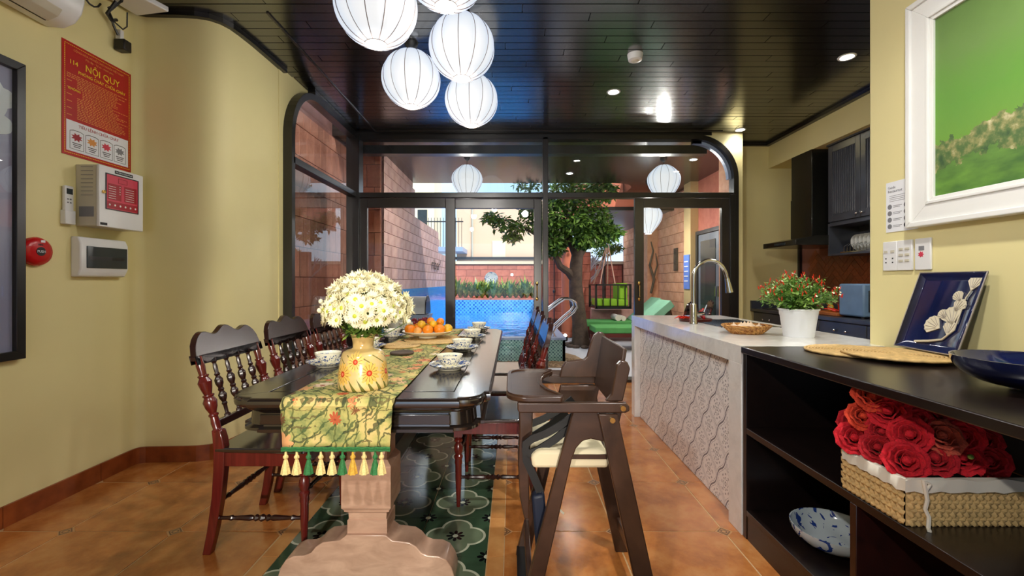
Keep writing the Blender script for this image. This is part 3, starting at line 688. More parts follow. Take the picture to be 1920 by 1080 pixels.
for dy in (0, .36):
    x0, y0, z0 = .62, 6.52+dy, .345
    pts = [(x0, y0, z0), (x0-.015, y0, z0+.06), (x0+.02, y0, z0+.13), (x0+.16, y0, z0+.26), (x0+.28, y0, z0+.36)]
    pts += [(x0+.33, y0, z0+.43), (x0+.31, y0, z0+.50), (x0+.24, y0, z0+.55), (x0+.14, y0, z0+.55), (x0+.05, y0, z0+.49), (x0-.12, y0, z0+.36), (x0-.3, y0, z0+.2), (x0-.34, y0, z0-.05)]
    sm = []
    for i in range(len(pts)-1):
        for q in (0, .5): sm.append(tuple(pts[i][k]*(1-q)+pts[i+1][k]*q for k in range(3)))
    o = obj('ladder_rail', MB().tube(sm+[pts[-1]], .017, 10).lathe([(.035, 0), (.035, .012)], (x0, y0, z0), 16), 'steel')
    base_at(o, (x0, y0, z0)); tag(o, ('nearer' if dy == 0 else 'farther')+' of the two chrome grab rails looping over the pool edge', 'pool rail', 'pool grab rails')
# pebble bed by the pool corner
peb = thing('pebble_bed', (.8, 6.3, 0), 'strip of brown pebbles along the foot of the pool side', 'pebbles')
obj('bed', MB().prism([(-1.6, 6.02), (.95, 6.02), (1.12, 6.15), (.98, 6.95), (.80, 7.3), (.77, 6.42), (-1.6, 6.42)], 'z', -.01, .006), 'pebble', peb, smooth=False)
m = MB()
for k in range(420):
    x = rnd.uniform(-1.2, 1.08); y = rnd.uniform(6.04, 6.41) if x < .76 else rnd.uniform(6.08, 6.9-(x-.76)*1.2)
    m.ball((x, y, .008), rnd.uniform(.012, .026), 6, 4, sz=.6)
obj('pebble', m, 'pebble', peb, kind='stuff')
# strap-leaved hedge behind the pool
structure('planter', MB().box(-1.7, .8, 12.13, 12.95, 0, .70), 'brickr', smooth=False).name = 'wall_planter'
def fan(mb, c, n, h, w, r):
    for k in range(n):
        a = r.uniform(0, 2*PI); L = h*r.uniform(.6, 1.1); ln = r.uniform(.25, .8); d = Vector((math.cos(a), math.sin(a), 0)); s = Vector((-d.y, d.x, 0))
        pts = [Vector(c)+d*(ln*L*t*.9)+Vector((0, 0, L*(t-.45*ln*t*t))) for t in (0, .35, .7, 1)]
        ws = (w*.5, w, w*.8, .002); vs = []
        for p, q in zip(pts, ws): vs += [p-s*q, p+s*q]
        mb.add(vs, [(0, 1, 3, 2), (2, 3, 5, 4), (4, 5, 7, 6)])
LB = ['yellow-green strap-leaved shrub', 'dark green strap-leaved shrub']
for k in range(15):
    x = -1.6+k*.155; m = MB(); fan(m, (x, 12.35+rnd.uniform(-.15, .15), .68), 34, .58+rnd.uniform(-.12, .14), .032, rnd)
    o = base_at(obj('strap_leaf_plant', m, 'leaf2', smooth=False), (x, 12.4, .7)); tag(o, ('leftmost', 'second from left', 'third from left', 'fourth from left', 'fifth from left', 'sixth from left', 'seventh from left', 'middle', 'seventh from right', 'sixth from right', 'fifth from right', 'fourth from right', 'third from right', 'second from right', 'rightmost')[k]+' strap-leaved plant in the hedge behind the pool', 'plant', 'hedge behind the pool')
o = base_at(obj('wall_plate', MB().lathe([(.001, 0), (.11, .0), (.17, .02), (.17, .03), (.11, .012), (.001, .01)], (0, 0, 0), 32), 'bigbowl', local=True), (0, 0, 0))
o.rotation_euler = (PI/2, 0, 0); o.location = (-.60, 12.99, 1.24); o.scale = (1.15,)*3; tag(o, 'round blue and white plate hung on the red wall behind the pool', 'plate')
# script lettering on the left wall
SG = thing('wall_lettering', (-1.73, 10.05, 1.5), 'small black metal script lettering on the rose block wall', 'sign')
text('lettering', "ribar'", .34, (-1.715, 10.15, 1.42), '+x', 'ink', SG, wide=1.7)
# neighbouring buildings
B1 = thing('neighbour_house', (0, 17, 0), 'peach rendered house beyond the garden wall, seen through the doors', 'house')
obj('wall', MB().box(-2.1, 1.9, 17, 20, 0, 4.25), 'peach', B1, smooth=False)
obj('window', MB().box(-.75, -.25, 16.97, 17.02, 2.0, 2.7), 'creamb', B1); obj('ledge', MB().box(-2.2, 2, 16.85, 17.0, 1.98, 2.08), 'darkmetal', B1)
obj('drainpipe', MB().tube([(-1.5, 16.95, 0), (-1.5, 16.95, 4.2)], .04), 'offwhite', B1)
B2 = thing('tall_house', (-3.9, 19, 0), 'taller cream house behind the block wall at far left', 'house')
obj('wall', MB().box(-4.4, -3.3, 19, 21, 0, 6.5), 'creamb', B2, smooth=False)
obj('window', MB().box(-4.0, -3.6, 18.97, 19.02, 3.2, 4.2), 'screen', B2)
B3 = thing('balcony', (-2.6, 15.6, 0), 'white balcony with thin dark railing on the neighbouring house', 'balcony')
obj('slab', MB().box(-3.0, -1.7, 15.4, 17.2, 2.2, 2.35).box(-3.0, -1.9, 15.6, 17.2, 1.7, 1.8), 'coping', B3)
for k in range(13): obj('baluster', MB().box(-3.0+k*.105, -2.985+k*.105, 15.42, 15.435, 2.35, 3.35), 'darkmetal', B3)
obj('handrail', MB().box(-3.02, -1.68, 15.40, 15.45, 3.2, 3.24), 'darkmetal', B3)
# garden tree
def tree_leaves(mb, centers, n, size, r, flat=.7):
    for k in range(n):
        c, rad = centers[int(r.random()*len(centers))]
        while 1:
            p = Vector((r.uniform(-1, 1), r.uniform(-1, 1), r.uniform(-1, 1)))
            if p.length < 1: break
        q = Vector(c)+Vector((p.x*rad, p.y*rad, p.z*rad*flat))
        d = Vector((r.uniform(-1, 1), r.uniform(-1, 1), r.uniform(-1, .4))).normalized(); s = d.cross(Vector((r.uniform(-1, 1), r.uniform(-1, 1), 1))).normalized()
        L = size*r.uniform(.7, 1.3); w = L*.2
        mb.add([q, q+d*L*.5+s*w, q+d*L, q+d*L*.5-s*w], [(0, 1, 2, 3)])
TR = thing('garden_tree', (1.24, 8.1, 0), 'leafy garden tree with forked grey trunk beside the pool', 'tree')
tk = MB().tube([(1.25, 8.1, -.02), (1.24, 8.1, .15), (1.22, 8.1, .45), (1.17, 8.1, .8), (1.15, 8.1, 1.1), (1.16, 8.1, 1.45), (1.20, 8.1, 1.75)], [.19, .15, .13, .135, .12, .115, .10], 14)
tk.tube([(1.15, 8.1, 1.15), (1.02, 8.05, 1.32), (.86, 8.0, 1.42), (.76, 8.0, 1.65), (.7, 8.0, 2.0)], [.08, .075, .06, .05, .03], 10)
tk.tube([(1.18, 8.1, 1.6), (1.34, 8.1, 1.85), (1.42, 8.15, 2.15), (1.5, 8.2, 2.5)], [.09, .07, .05, .03], 10)
tk.tube([(1.17, 8.1, 1.6), (1.05, 8.1, 1.9), (.95, 8.2, 2.3)], [.08, .06, .03], 10)
obj('trunk', tk, 'bark', TR)
for p in ([(.76, 8, 1.65), (.4, 8, 2.0), (0, 8, 2.25), (-.3, 8, 2.25)], [(1.42, 8.1, 2.15), (1.7, 8.1, 2.05), (1.95, 8.1, 2.0)]):
    obj('branch', MB().tube(p, [.03, .025, .018, .01][:len(p)], 8), 'bark', TR)
CC = [((.75, 8.0, 2.45), .42), ((1.15, 8.1, 2.65), .5), ((.8, 8.2, 2.0), .32), ((1.45, 8.1, 2.3), .38), ((1.75, 8.1, 2.05), .22), ((1.2, 7.95, 2.15), .3), ((.72, 8, 1.78), .26), ((1.3, 7.9, 1.9), .22), ((.62, 8, 2.2), .3), ((1.55, 8.1, 1.95), .22), ((1.0, 8.4, 2.9), .5), ((1.6, 8.1, 2.8), .3)]
m = MB(); tree_leaves(m, CC, 6800, .12, rnd); obj('foliage', m, 'leaf', TR, smooth=False, kind='stuff')
m = MB(); tree_leaves(m, [((.15, 8, 2.15), .25), ((-.15, 8, 2.18), .25), ((-.38, 8, 2.3), .18), ((.3, 8, 2.4), .2), ((.0, 8, 1.95), .16), ((.3, 8.1, 2.95), .3)], 1300, .105, rnd, .5); obj('foliage', m, 'leaf', TR, smooth=False, kind='stuff')
for k in range(12):
    a = k*PI/6+rnd.uniform(-.1, .1); o = obj('stone', MB().ball((1.25+.27*math.cos(a), 8.05+.27*math.sin(a), .01), .07, 8, 6, sz=.5), 'bark', TR)
UL = thing('garden_uplight', (1.04, 8.75, 0), 'small lit ground spotlight at the foot of the tree', 'lamp')
obj('body', MB().lathe([(.05, 0), (.05, .05), (.04, .08)], (1.04, 8.75, 0), 12), 'black', UL); obj('lens', MB().ball((1.04, 8.75, .095), .035, 10, 6), 'bulb', UL)
# bare pale frangipani and round shrub beyond
FR = thing('bare_tree', (1.75, 11.2, 0), 'bare pale-branched tree behind the hanging swing seat', 'tree')
def grow(mb, p, d, L, r, dep):
    q = p+d*L; mb.tube([p, p.lerp(q, .5)+Vector((rnd.uniform(-.03, .03), 0, 0)), q], [r, r*.85, r*.7], 6)
    if dep: 
        for k in range(3):
            a = Vector((rnd.uniform(-.9, .9), rnd.uniform(-.6, .6), rnd.uniform(.2, .7))); grow(mb, q, (d*.8+a).normalized(), L*.75, r*.65, dep-1)
m = MB(); grow(m, Vector((1.75, 11.2, 0)), Vector((-.05, 0, 1)), .62, .06, 4); obj('branches', m, 'paleb', FR)
SH = thing('cloud_pruned_tree', (2.55, 12.4, 0), 'small round-headed green tree rising over the orange wall', 'tree')
obj('trunk', MB().tube([(2.55, 12.4, 0), (2.55, 12.4, 1.9)], .05), 'bark', SH)
m = MB(); tree_leaves(m, [((2.55, 12.4, 1.98), .30), ((2.85, 12.4, 2.08), .25)], 1100, .08, rnd, .55); obj('foliage', m, 'leaf2', SH, smooth=False, kind='stuff')
m = MB(); fan(m, (1.66, 11.0, .1), 60, .95, .035, rnd)
tag(base_at(obj('palm_clump', m, 'palm', smooth=False), (1.66, 11.0, .1)), 'clump of long dark leaves between tree trunk and swing seat', 'plant')
# swing seat with ropes and the plinth below
SE = thing('hanging_swing_seat', (2.1, 9.3, .65), 'black slatted swing seat with lime cushions hung on ropes', 'swing seat')
x0, x1, y0, y1, z0, z1 = 1.66, 2.34, 8.85, 9.55, .66, 1.10
m = MB()
for x in (x0, x1):
    for y in (y0, y1): m.box(x-.02, x+.02, y-.02, y+.02, z0-.05, z1)
m.box(x0, x1, y0-.02, y0+.02, z1-.03, z1).box(x0, x1, y0-.02, y0+.02, z0-.05, z0).box(x1-.02, x1+.02, y0, y1, z1-.03, z1).box(x0-.02, x0+.02, y0, y1, z1-.03, z1).box(x0, x1, y0, y1, z0-.05, z0-.02)
obj('frame', m, 'black', SE)
for k in range(1, 5): obj('slat', MB().box(x0+k*.145-.008, x0+k*.145+.008, y0-.01, y0+.01, z0, z1-.02), 'black', SE)
obj('seat_cushion', MB().box(x0+.03, x1-.03, y0+.03, y1-.03, z0, z0+.14), 'cushl', SE, bevel=.02)
obj('back_cushion', MB().box(x1-.2, x1-.04, y0+.05, y1-.05, z0+.14, z1+.02), 'cushl', SE, bevel=.02)
for y in (y0, y1):
    for x in (x0+.08, x1-.3): obj('rope', MB().tube([(x, y, z1), (x+.1 if x < 2 else x-.12, y, 2.55)] if 0 else [(x, y, z1), (1.97, (y0+y1)/2, 1.95)], .012, 6), 'rope', SE)
obj('rope', MB().tube([(1.97, 9.2, 1.93), (1.97, 9.2, 2.58)], .012, 6), 'rope', SE)
tag(base_at(obj('stone_plinth', MB().box(1.70, 2.6, 9.6, 10.3, 0, .55), 'brick', bevel=.01), (2.1, 9.9, 0)), 'low mauve stone plinth behind and below the swing seat', 'plinth')
# sun loungers
def lounger(y0, label, x0=1.40, hd=0):
    L = thing('sun_lounger', (x0+.6, y0+.3, 0), label, 'sun lounger', 'green sun loungers')
    w = .58; obj('frame', MB().box(x0, x0+1.9, y0, y0+w, .22, .29), 'redwood', L, bevel=.006)
    for x in (x0+.14, x0+1.6):
        for y in (y0+.0, y0+w-.07): obj('leg', MB().box(x, x+.08, y, y+.07, 0, .22), 'redwood', L)
    obj('cushion', MB().box(x0-.02, x0+.78+hd, y0-.01, y0+w, .29, .39), 'cush', L, bevel=.015)
    a = x0+.80+hd; obj('back_cushion', MB().prism([(a, .30), (a+.50, .74), (a+.43, .84), (a-.08, .40)], 'y', y0, y0+w), 'cusht', L, bevel=.01)
    obj('back_support', MB().bar((a+.45, y0+.3, .72), (a+.55, y0+.3, .28), .4, .03, (1, 0, 0)), 'redwood', L)
lounger(7.42, 'nearer green-cushioned sun lounger with dark red wooden legs')
lounger(8.55, 'farther green-cushioned sun lounger, beside the tree trunk', 1.36, .25)
tag(base_at(obj('rolled_towel', MB().tube([(2.05, 8.62, .45), (2.05, 9.05, .45)], .06, 12).tube([(2.15, 8.62, .44), (2.15, 9.05, .44)], .05, 12), 'linen'), (2.1, 8.8, .39)), 'white rolled towels lying on the farther lounger', 'towel')
# objects on the right garden wall
CV = thing('wood_carving', (3.2, 8.72, 1.5), 'dark carved wooden panel hanging on the orange block wall', 'wall carving')
m = MB()
for k, (zz, r) in enumerate([(1.42, .06), (1.52, .07), (1.62, .06), (1.73, .065)]): m.ball((3.19, 8.72+(.02 if k % 2 else -.02), zz), r, 10, 6, sx=.4)
obj('carving', m.box(3.18, 3.21, 8.64, 8.81, 1.36, 1.80), 'bark', CV)
tag(base_at(obj('pool_rules_sign', MB().box(3.06, 3.08, 7.74, 7.98, 1.02, 1.62), 'bluesign'), (3.07, 7.86, 1.02)), 'narrow blue sign on the pilaster by the grey double door', 'sign')
for k in range(5): obj('print_line', MB().box(3.055, 3.06, 7.78, 7.94, 1.15+k*.085, 1.17+k*.085), 'paper', bpy.data.objects['pool_rules_sign'])
m = MB(); m.tube([(2.95, 9.5, .9), (3.02, 9.5, 1.2), (2.93, 9.52, 1.5), (3.0, 9.5, 1.8), (2.95, 9.5, 2.0)], [.025, .03, .025, .02, .012], 8).tube([(3.0, 9.5, 1.2), (3.08, 9.48, 1.5), (3.05, 9.5, 1.75)], [.02, .018, .01], 8)
tag(base_at(obj('twisted_branch', m, 'bark'), (3.0, 9.5, .9)), 'tall twisted dark branch standing against the garden wall', 'branch')
D4 = bpy.data.objects.new('door_4', None); COL.objects.link(D4); D4['kind'] = 'structure'
obj('frame', MB().strip([(6.0, 0), (6.0, 2.0), (7.66, 2.0), (7.66, 0)], [(6.06, 0), (6.06, 1.94), (7.60, 1.94), (7.60, 0)], 'x', 3.14, 3.22), 'darkmetal', D4, smooth=False)
MT['gdoor'] = plain('grey_door_paint', srgb(104, 112, 124), .3)
for a, b in ((6.08, 6.82), (6.84, 7.58)):
    lf = obj('leaf', MB().box(3.16, 3.20, a, b, .02, 1.93), 'gdoor', D4)
    obj('pane', MB().box(3.15, 3.158, a+.1, b-.1, .25, 1.82), 'screen', D4); obj('handle', MB().box(3.12, 3.15, (b-.05 if a < 6.5 else a+.03), (b-.03 if a < 6.5 else a+.05), .92, 1.08), 'steel', D4)
# barbecue by the pool
BQ = thing('barbecue_grill', (-1.25, 5.75, 0), 'silver lidded barbecue grill outside behind the flower vase', 'grill')
pf = [(-.16, .74)]+[(-.16*math.cos(a), .74+.22*math.sin(a)) for a in [PI*k/12 for k in range(1, 12)]]+[(.16, .74)]
obj('lid', MB().prism([(y+5.8, z) for y, z in pf], 'x', -1.42, -1.10), 'silver', BQ, ang=30)
obj('end_cap', MB().prism([(y*1.06+5.8, .74+(z-.74)*1.05) for y, z in pf], 'x', -1.10, -1.085), 'darkmetal', BQ)
obj('firebox', MB().prism([(-1.43, .73), (-1.05, .73), (-1.12, .55), (-1.38, .55)], 'y', 5.65, 5.95), 'coping', BQ)
for x in (-1.36, -1.12):
    for y in (5.68, 5.9): obj('leg', MB().box(x, x+.03, y, y+.03, 0, .56), 'darkmetal', BQ)
tag(base_at(obj('flour_bin', MB().lathe([(.13, 0), (.15, .02), (.16, .80), (.14, .86), (.08, .9)], (-1.40, 5.45, 0), 24), 'offwhite'), (-1.4, 5.45, 0)), 'tall beige bin standing in front of the barbecue grill', 'bin')
# exterior lanterns + downlights come with the lamps below
# ================================================================ lamps
def lantern(name, c, r, label, kind='ball', e=11, group=None, top=CZ-.012):
    L = thing(name, (c[0], c[1], top), label, 'lantern', group)
    N = 12; a0 = .26
    def prof(t):          # t 0 bottom .. 1 top -> (radius, z)
        if kind == 'ball':
            a = -PI/2+a0+(PI-2*a0)*t; return r*math.cos(a), r*math.sin(a)*.98
        z = -r*1.5+2.2*r*t
        return r*(.22+.78*math.sin(PI/2*t/.62) if t < .62 else max(.25, math.cos((t-.62)/.38*1.32)**.75)), z
    pr = [prof(i/20) for i in range(21)]
    gore = lambda a, z: 1-.05*abs(math.cos(N*a/2))**6
    m = MB(); sg = N*6; vs = []; fs = []
    for (rr, z) in pr:
        for k in range(sg):
            a = 2*PI*k/sg; f = gore(a, z); vs.append((c[0]+rr*f*math.cos(a), c[1]+rr*f*math.sin(a), c[2]+z))
    for i in range(20):
        for k in range(sg): p, q = i*sg+k, i*sg+(k+1) % sg; fs.append((p, q, q+sg, p+sg))
    m.add(vs, fs); obj('silk_shade', m, 'silk', L, ang=80)
    m = MB()
    for k in range(N):
        a = 2*PI*(k)/N; m.tube([(c[0]+(rr*.953+.002)*math.cos(a), c[1]+(rr*.953+.002)*math.sin(a), c[2]+z) for rr, z in pr], .0022, 4)
    obj('rib', m, 'rib', L, kind='stuff')
    for zz, rr in ((pr[0][1], pr[0][0]), (pr[-1][1], pr[-1][0])):
        obj('hoop', MB().tube([(c[0]+rr*math.cos(2*PI*k/24), c[1]+rr*math.sin(2*PI*k/24), c[2]+zz) for k in range(25)], .003, 5), 'rib', L)
    obj('bulb', MB().ball(c, .035, 12, 8), 'bulb', L)
    obj('cord', MB().tube([(c[0], c[1], c[2]+.03), (c[0], c[1], top)], .004, 6), 'black', L)
    obj('canopy', MB().lathe([(.015, -.05), (.045, -.02), (.05, 0)], (c[0], c[1], top), 20), 'black', L)
    l = light('lantern_light', 'POINT', (c[0], c[1], c[2]+pr[0][1]-.02), e, (1, .95, .88), .05)
    l.parent = L; l.location = Vector(l.location)-L.location
    return L
LG = 'round silk lanterns over the dining table'
for c, lb in (((-.695, 2.29, 2.56), 'largest round white silk lantern, front left of the ceiling cluster'),
              ((-.318, 2.84, 2.635), 'round white silk lantern in the middle of the ceiling cluster'),
              ((-.725, 3.22, 2.605), 'round white silk lantern at the left rear, under its own black canopy'),
              ((-.319, 3.52, 2.575), 'smallest and lowest round white silk lantern, rearmost of the cluster'),
              ((-.325, 2.2, 2.70), 'highest white silk lantern, cut off by the top of the photo')):
    lantern('silk_lantern', c, .208, lb, group=LG)
lantern('balloon_lantern', (-.62, 6.18, 2.60), .214, 'drop-shaped white silk lantern outside above the pool doors', 'drop', 45, 'drop-shaped lanterns outside', 2.87)
lantern('balloon_lantern', (2.12, 6.25, 2.61), .225, 'drop-shaped white silk lantern outside inside the arch corner', 'drop', 45, 'drop-shaped lanterns outside', 2.87)
lantern('balloon_lantern', (2.36, 7.75, 2.33), .235, 'drop-shaped white silk lantern seen through the right glass door', 'drop', 45, 'drop-shaped lanterns outside', 2.87)
DG = 'recessed ceiling downlights'
for i, (x, y, lb, e) in enumerate([(2.56, 3.42, 'recessed round ceiling downlight nearest the tall yellow wall', 26), (.92, 4.05, 'recessed round ceiling downlight in the middle of the dark ceiling', 26), (2.58, 5.06, 'recessed round ceiling downlight by the arch and the kitchen', 11),
                                   (2.57, 6.34, 'round downlight in the patio ceiling beside the drop-shaped lantern', 40), (.92, 7.15, 'round downlight in the patio ceiling above the tree', 40)]):
    z = CZ-.013 if i < 3 else 2.879
    D = thing('downlight', (x, y, z), lb, 'downlight', DG)
    obj('trim_ring', MB().lathe([(.045, -.004), (.058, -.006), (.062, 0), (.045, 0)], (x, y, z), 24, cap=False), 'white', D)
    obj('lens', MB().lathe([(.001, -.003), (.046, -.003), (.046, 0), (.001, 0)], (x, y, z), 24), 'led', D)
    l = light('downlight_beam', 'SPOT', (0, 0, -.03), e, (1, .93, .84), .04, spot=2.5, blend=.8); l.parent = D
SD = thing('smoke_detector', (.93, 3.38, CZ-.013), 'small white smoke detector on the dark plank ceiling', 'smoke detector')
obj('body', MB().lathe([(.03, -.05), (.05, -.045), (.055, -.02), (.058, 0)], (.93, 3.38, CZ-.013), 24), 'white', SD)
obj('sensor_cap', MB().lathe([(.02, -.058), (.03, -.05)], (.93, 3.38, CZ-.013), 16), 'offwhite', SD)

# ================================================================ dining table
TX0, TX1, TY0, TY1, TZ = -.985, -.075, 1.487, 3.72, .76
def outline(d=0., n=7):
    x0, x1, y0, y1 = TX0+d, TX1-d, TY0+d, TY1-d
    base = [(-.10, 0), (-.10, -.014), (-.088, -.017)]+[(-.088+.070*math.sin(math.radians(90*i/n)), -.087+.070*math.cos(math.radians(90*i/n))) for i in range(n+1)][1:-1]+[(-.017, -.088), (-.014, -.10), (0, -.10)]
    pts = []
    for (cx, cy, fx, fy, rev) in ((x1, y1, 1, 1, 1), (x1, y0, 1, -1, 0), (x0, y0, -1, -1, 1), (x0, y1, -1, 1, 0)):
        q = [(cx+a*fx, cy+b*fy) for a, b in base]; pts.append(q if rev else q[::-1])
    return pts
def poly(d=0.): return [p for c in outline(d) for p in c]
T = thing('dining_table', (-.53, 2.6, 0), 'long black-brown dining table with notched corners on carved pedestals', 'table')
def layered(ds):
    m = MB(); rings = [(poly(d), z) for d, z in ds]; n = len(rings[0][0]); vs = []; fs = []
    for pl, z in rings: vs += [(x, y, z) for x, y in pl]
    for i in range(len(rings)-1):
        for k in range(n): a, b = i*n+k, i*n+(k+1) % n; fs.append((a, a+n, b+n, b))
    fs.append(tuple(range(n))); L = (len(rings)-1)*n; fs.append(tuple(range(L, L+n))[::-1])
    return m.add(vs, fs)
obj('tabletop', layered([(.022, .716), (.012, .722), (.002, .730), (0, .740), (.002, .750), (.008, .7555)]), 'table', T)
# border boards and centre panel standing 3 mm proud, a fine groove between them
co = outline(.008); ix0, ix1, iy0, iy1 = TX0+.125, TX1-.125, TY0+.095, TY1-.095
mid = len(co[0])//2
inner = [(ix1, iy1), (ix1, iy0), (ix0, iy0), (ix0, iy1)]
for i in range(4):
    j = (i+1) % 4; pl = co[i][mid:]+co[j][:mid+1]+[inner[j], inner[i]]
    obj('border_board', MB().prism(pl, 'z', .7555, .760), 'table', T, bevel=.0012)
obj('centre_panel', MB().box(ix0+.007, ix1-.007, iy0+.007, iy1-.007, .7555, .760), 'table', T, bevel=.0012)
obj('apron', layered([(.035, .635), (.024, .640), (.024, .650), (.038, .656), (.042, .700), (.030, .708), (.026, .7175)]), 'table', T)
for a, b in ((-.86, -.57), (-.50, -.21)): obj('apron_panel', MB().box(a, b, TY0+.036, TY0+.045, .662, .697), 'table', T, bevel=.003)
for xx, sg in ((TX1-.04, 1), (TX0+.04, -1)):
    for k in range(3): obj('apron_panel', MB().box(xx-.003, xx+.003, TY0+.2+k*.62, TY0+.72+k*.62, .662, .697), 'table', T, bevel=.002)
px = -.555
for y0, y1 in ((1.70, 1.85), (3.36, 3.51)):
    yc = (y0+y1)/2
    def sq(levels):
        m = MB(); vs = []; fs = []
        for w, d, z in levels: vs += [(px-w, yc-d, z), (px+w, yc-d, z), (px+w, yc+d, z), (px-w, yc+d, z)]
        for i in range(len(levels)-1):
            for k in range(4): a, b = i*4+k, i*4+(k+1) % 4; fs.append((a, b, b+4, a+4))
        fs.append((3, 2, 1, 0)); L = len(levels)*4-4; fs.append((L, L+1, L+2, L+3)); return m.add(vs, fs)
    h = .075
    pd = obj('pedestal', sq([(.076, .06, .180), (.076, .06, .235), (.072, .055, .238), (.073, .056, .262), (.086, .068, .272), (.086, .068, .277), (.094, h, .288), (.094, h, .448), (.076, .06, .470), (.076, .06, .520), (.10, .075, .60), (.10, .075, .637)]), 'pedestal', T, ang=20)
    half = [(0, .186), (.075, .186), (.082, .180), (.10, .166), (.125, .163), (.165, .158), (.19, .142), (.21, .118), (.235, .108), (.275, .106), (.305, .092), (.325, .062), (.335, .03), (.335, 0), (.30, 0), (.28, .015), (.20, .018), (0, .018)]
    pl = [(px+a, z) for a, z in half]+[(px-a, z) for a, z in half[::-1] if a > 0]
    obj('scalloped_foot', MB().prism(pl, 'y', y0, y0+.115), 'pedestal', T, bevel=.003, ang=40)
obj('stretcher_beam', MB().box(px-.035, px+.035, 1.84, 3.37, .32, .42), 'mahogd', T, bevel=.005)

# ---- runner
RXa, RXb = -.765, -.392
def runner():
    m = MB(); ny, nx = 60, 12; rows = []
    path = [(1.474-.004*math.sin(q*3), .603+.157*q/8) for q in range(8)]+[(1.476, .752), (1.481, .760), (1.49, .7635)]+[(1.49+k*(3.66-1.49)/46, .7632) for k in range(1, 47)]
    for i, (y, z) in enumerate(path):
        rows.append([(RXa+(RXb-RXa)*k/nx+(.012*(1-i/8)*(.5-k/nx)*2*.8 if i < 8 else .004*math.sin(y*5)), y+(-.004*math.sin(k*1.1)*(1-i/9) if i < 9 else 0), z+(.0007*math.sin(y*23+k) if i > 10 else 0)) for k in range(nx+1)])
    vs = [p for r in rows for p in r]; fs = []
    for i in range(len(rows)-1):
        for k in range(nx): a = i*(nx+1)+k; fs.append((a, a+1, a+nx+2, a+nx+1))
    m.add(vs, fs)
    return m
RN = thing('table_runner', (-.58, 2.5, TZ), 'tapestry table runner with meadow flowers hanging over the table end', 'table runner')
o = obj('cloth', runner(), 'runner', RN); mod = o.modifiers.new('thick', 'SOLIDIFY'); mod.thickness = .0015; mod.offset = 1
m = MB()
for i in range(2): m.tube([(RXa+.008+(RXb-RXa-.016)*k/24, 1.4685, .602-i*.007+.002*(k % 2)) for k in range(25)], .004, 5)
obj('braid_trim', m, 'tgreen', RN)
tc_ = ['tcream', 'tcream', 'tgreen', 'tcream', 'tcream', 'tgreen', 'tgold', 'tcream', 'tgreen', 'tcream']
xs = [-.742, -.706, -.667, -.627, -.590, -.556, -.522, -.485, -.449, -.428]
for x, c in zip(xs, tc_):
    tl = obj('tassel', MB().lathe([(.003, .592), (.004, .582), (.0075, .578), (.0075, .572), (.004, .568), (.0055, .564), (.009, .55), (.0125, .533), (.0145, .520), (.012, .519)][::-1], (x, 1.468, 0), 14, fn=lambda a, z: 1+.12*math.cos(7*a)), c, RN)

# ================================================================ chairs
POST = [(0, .019), (.02, .021), (.04, .017), (.055, .0155), (.12, .0175), (.20, .0145), (.215, .019), (.235, .019), (.25, .013), (.32, .022), (.40, .027), (.46, .018), (.475, .022), (.49, .022), (.50, .015), (.58, .022), (.66, .027), (.72, .017), (.735, .021), (.75, .021), (.76, .014), (.88, .017), (.97, .014), (1, .015)]
SPIN = [(0, .012), (.03, .013), (.05, .007), (.18, .008), (.21, .012), (.24, .008), (.30, .015), (.36, .017), (.42, .009), (.45, .013), (.48, .009), (.55, .016), (.62, .017), (.68, .008), (.71, .012), (.74, .008), (.84, .0095), (.9, .007), (.93, .012), (1, .012)]
STR = [(0, .008), (.1, .008), (.14, .012), (.16, .008), (.25, .010), (.36, .013), (.40, .008), (.43, .015), (.46, .009), (.5, .016), (.54, .009), (.57, .015), (.60, .008), (.64, .013), (.75, .010), (.84, .008), (.86, .012), (.9, .008), (1, .008)]
FLEG = [(0, .018), (.03, .020), (.05, .014), (.07, .021), (.10, .021), (.12, .014), (.16, .021), (.22, .023), (.28, .016), (.30, .022), (.33, .022), (.35, .018), (.40, .020), (.42, .017), (.6, .0165), (.8, .013), (1, .010)]
CW = .46
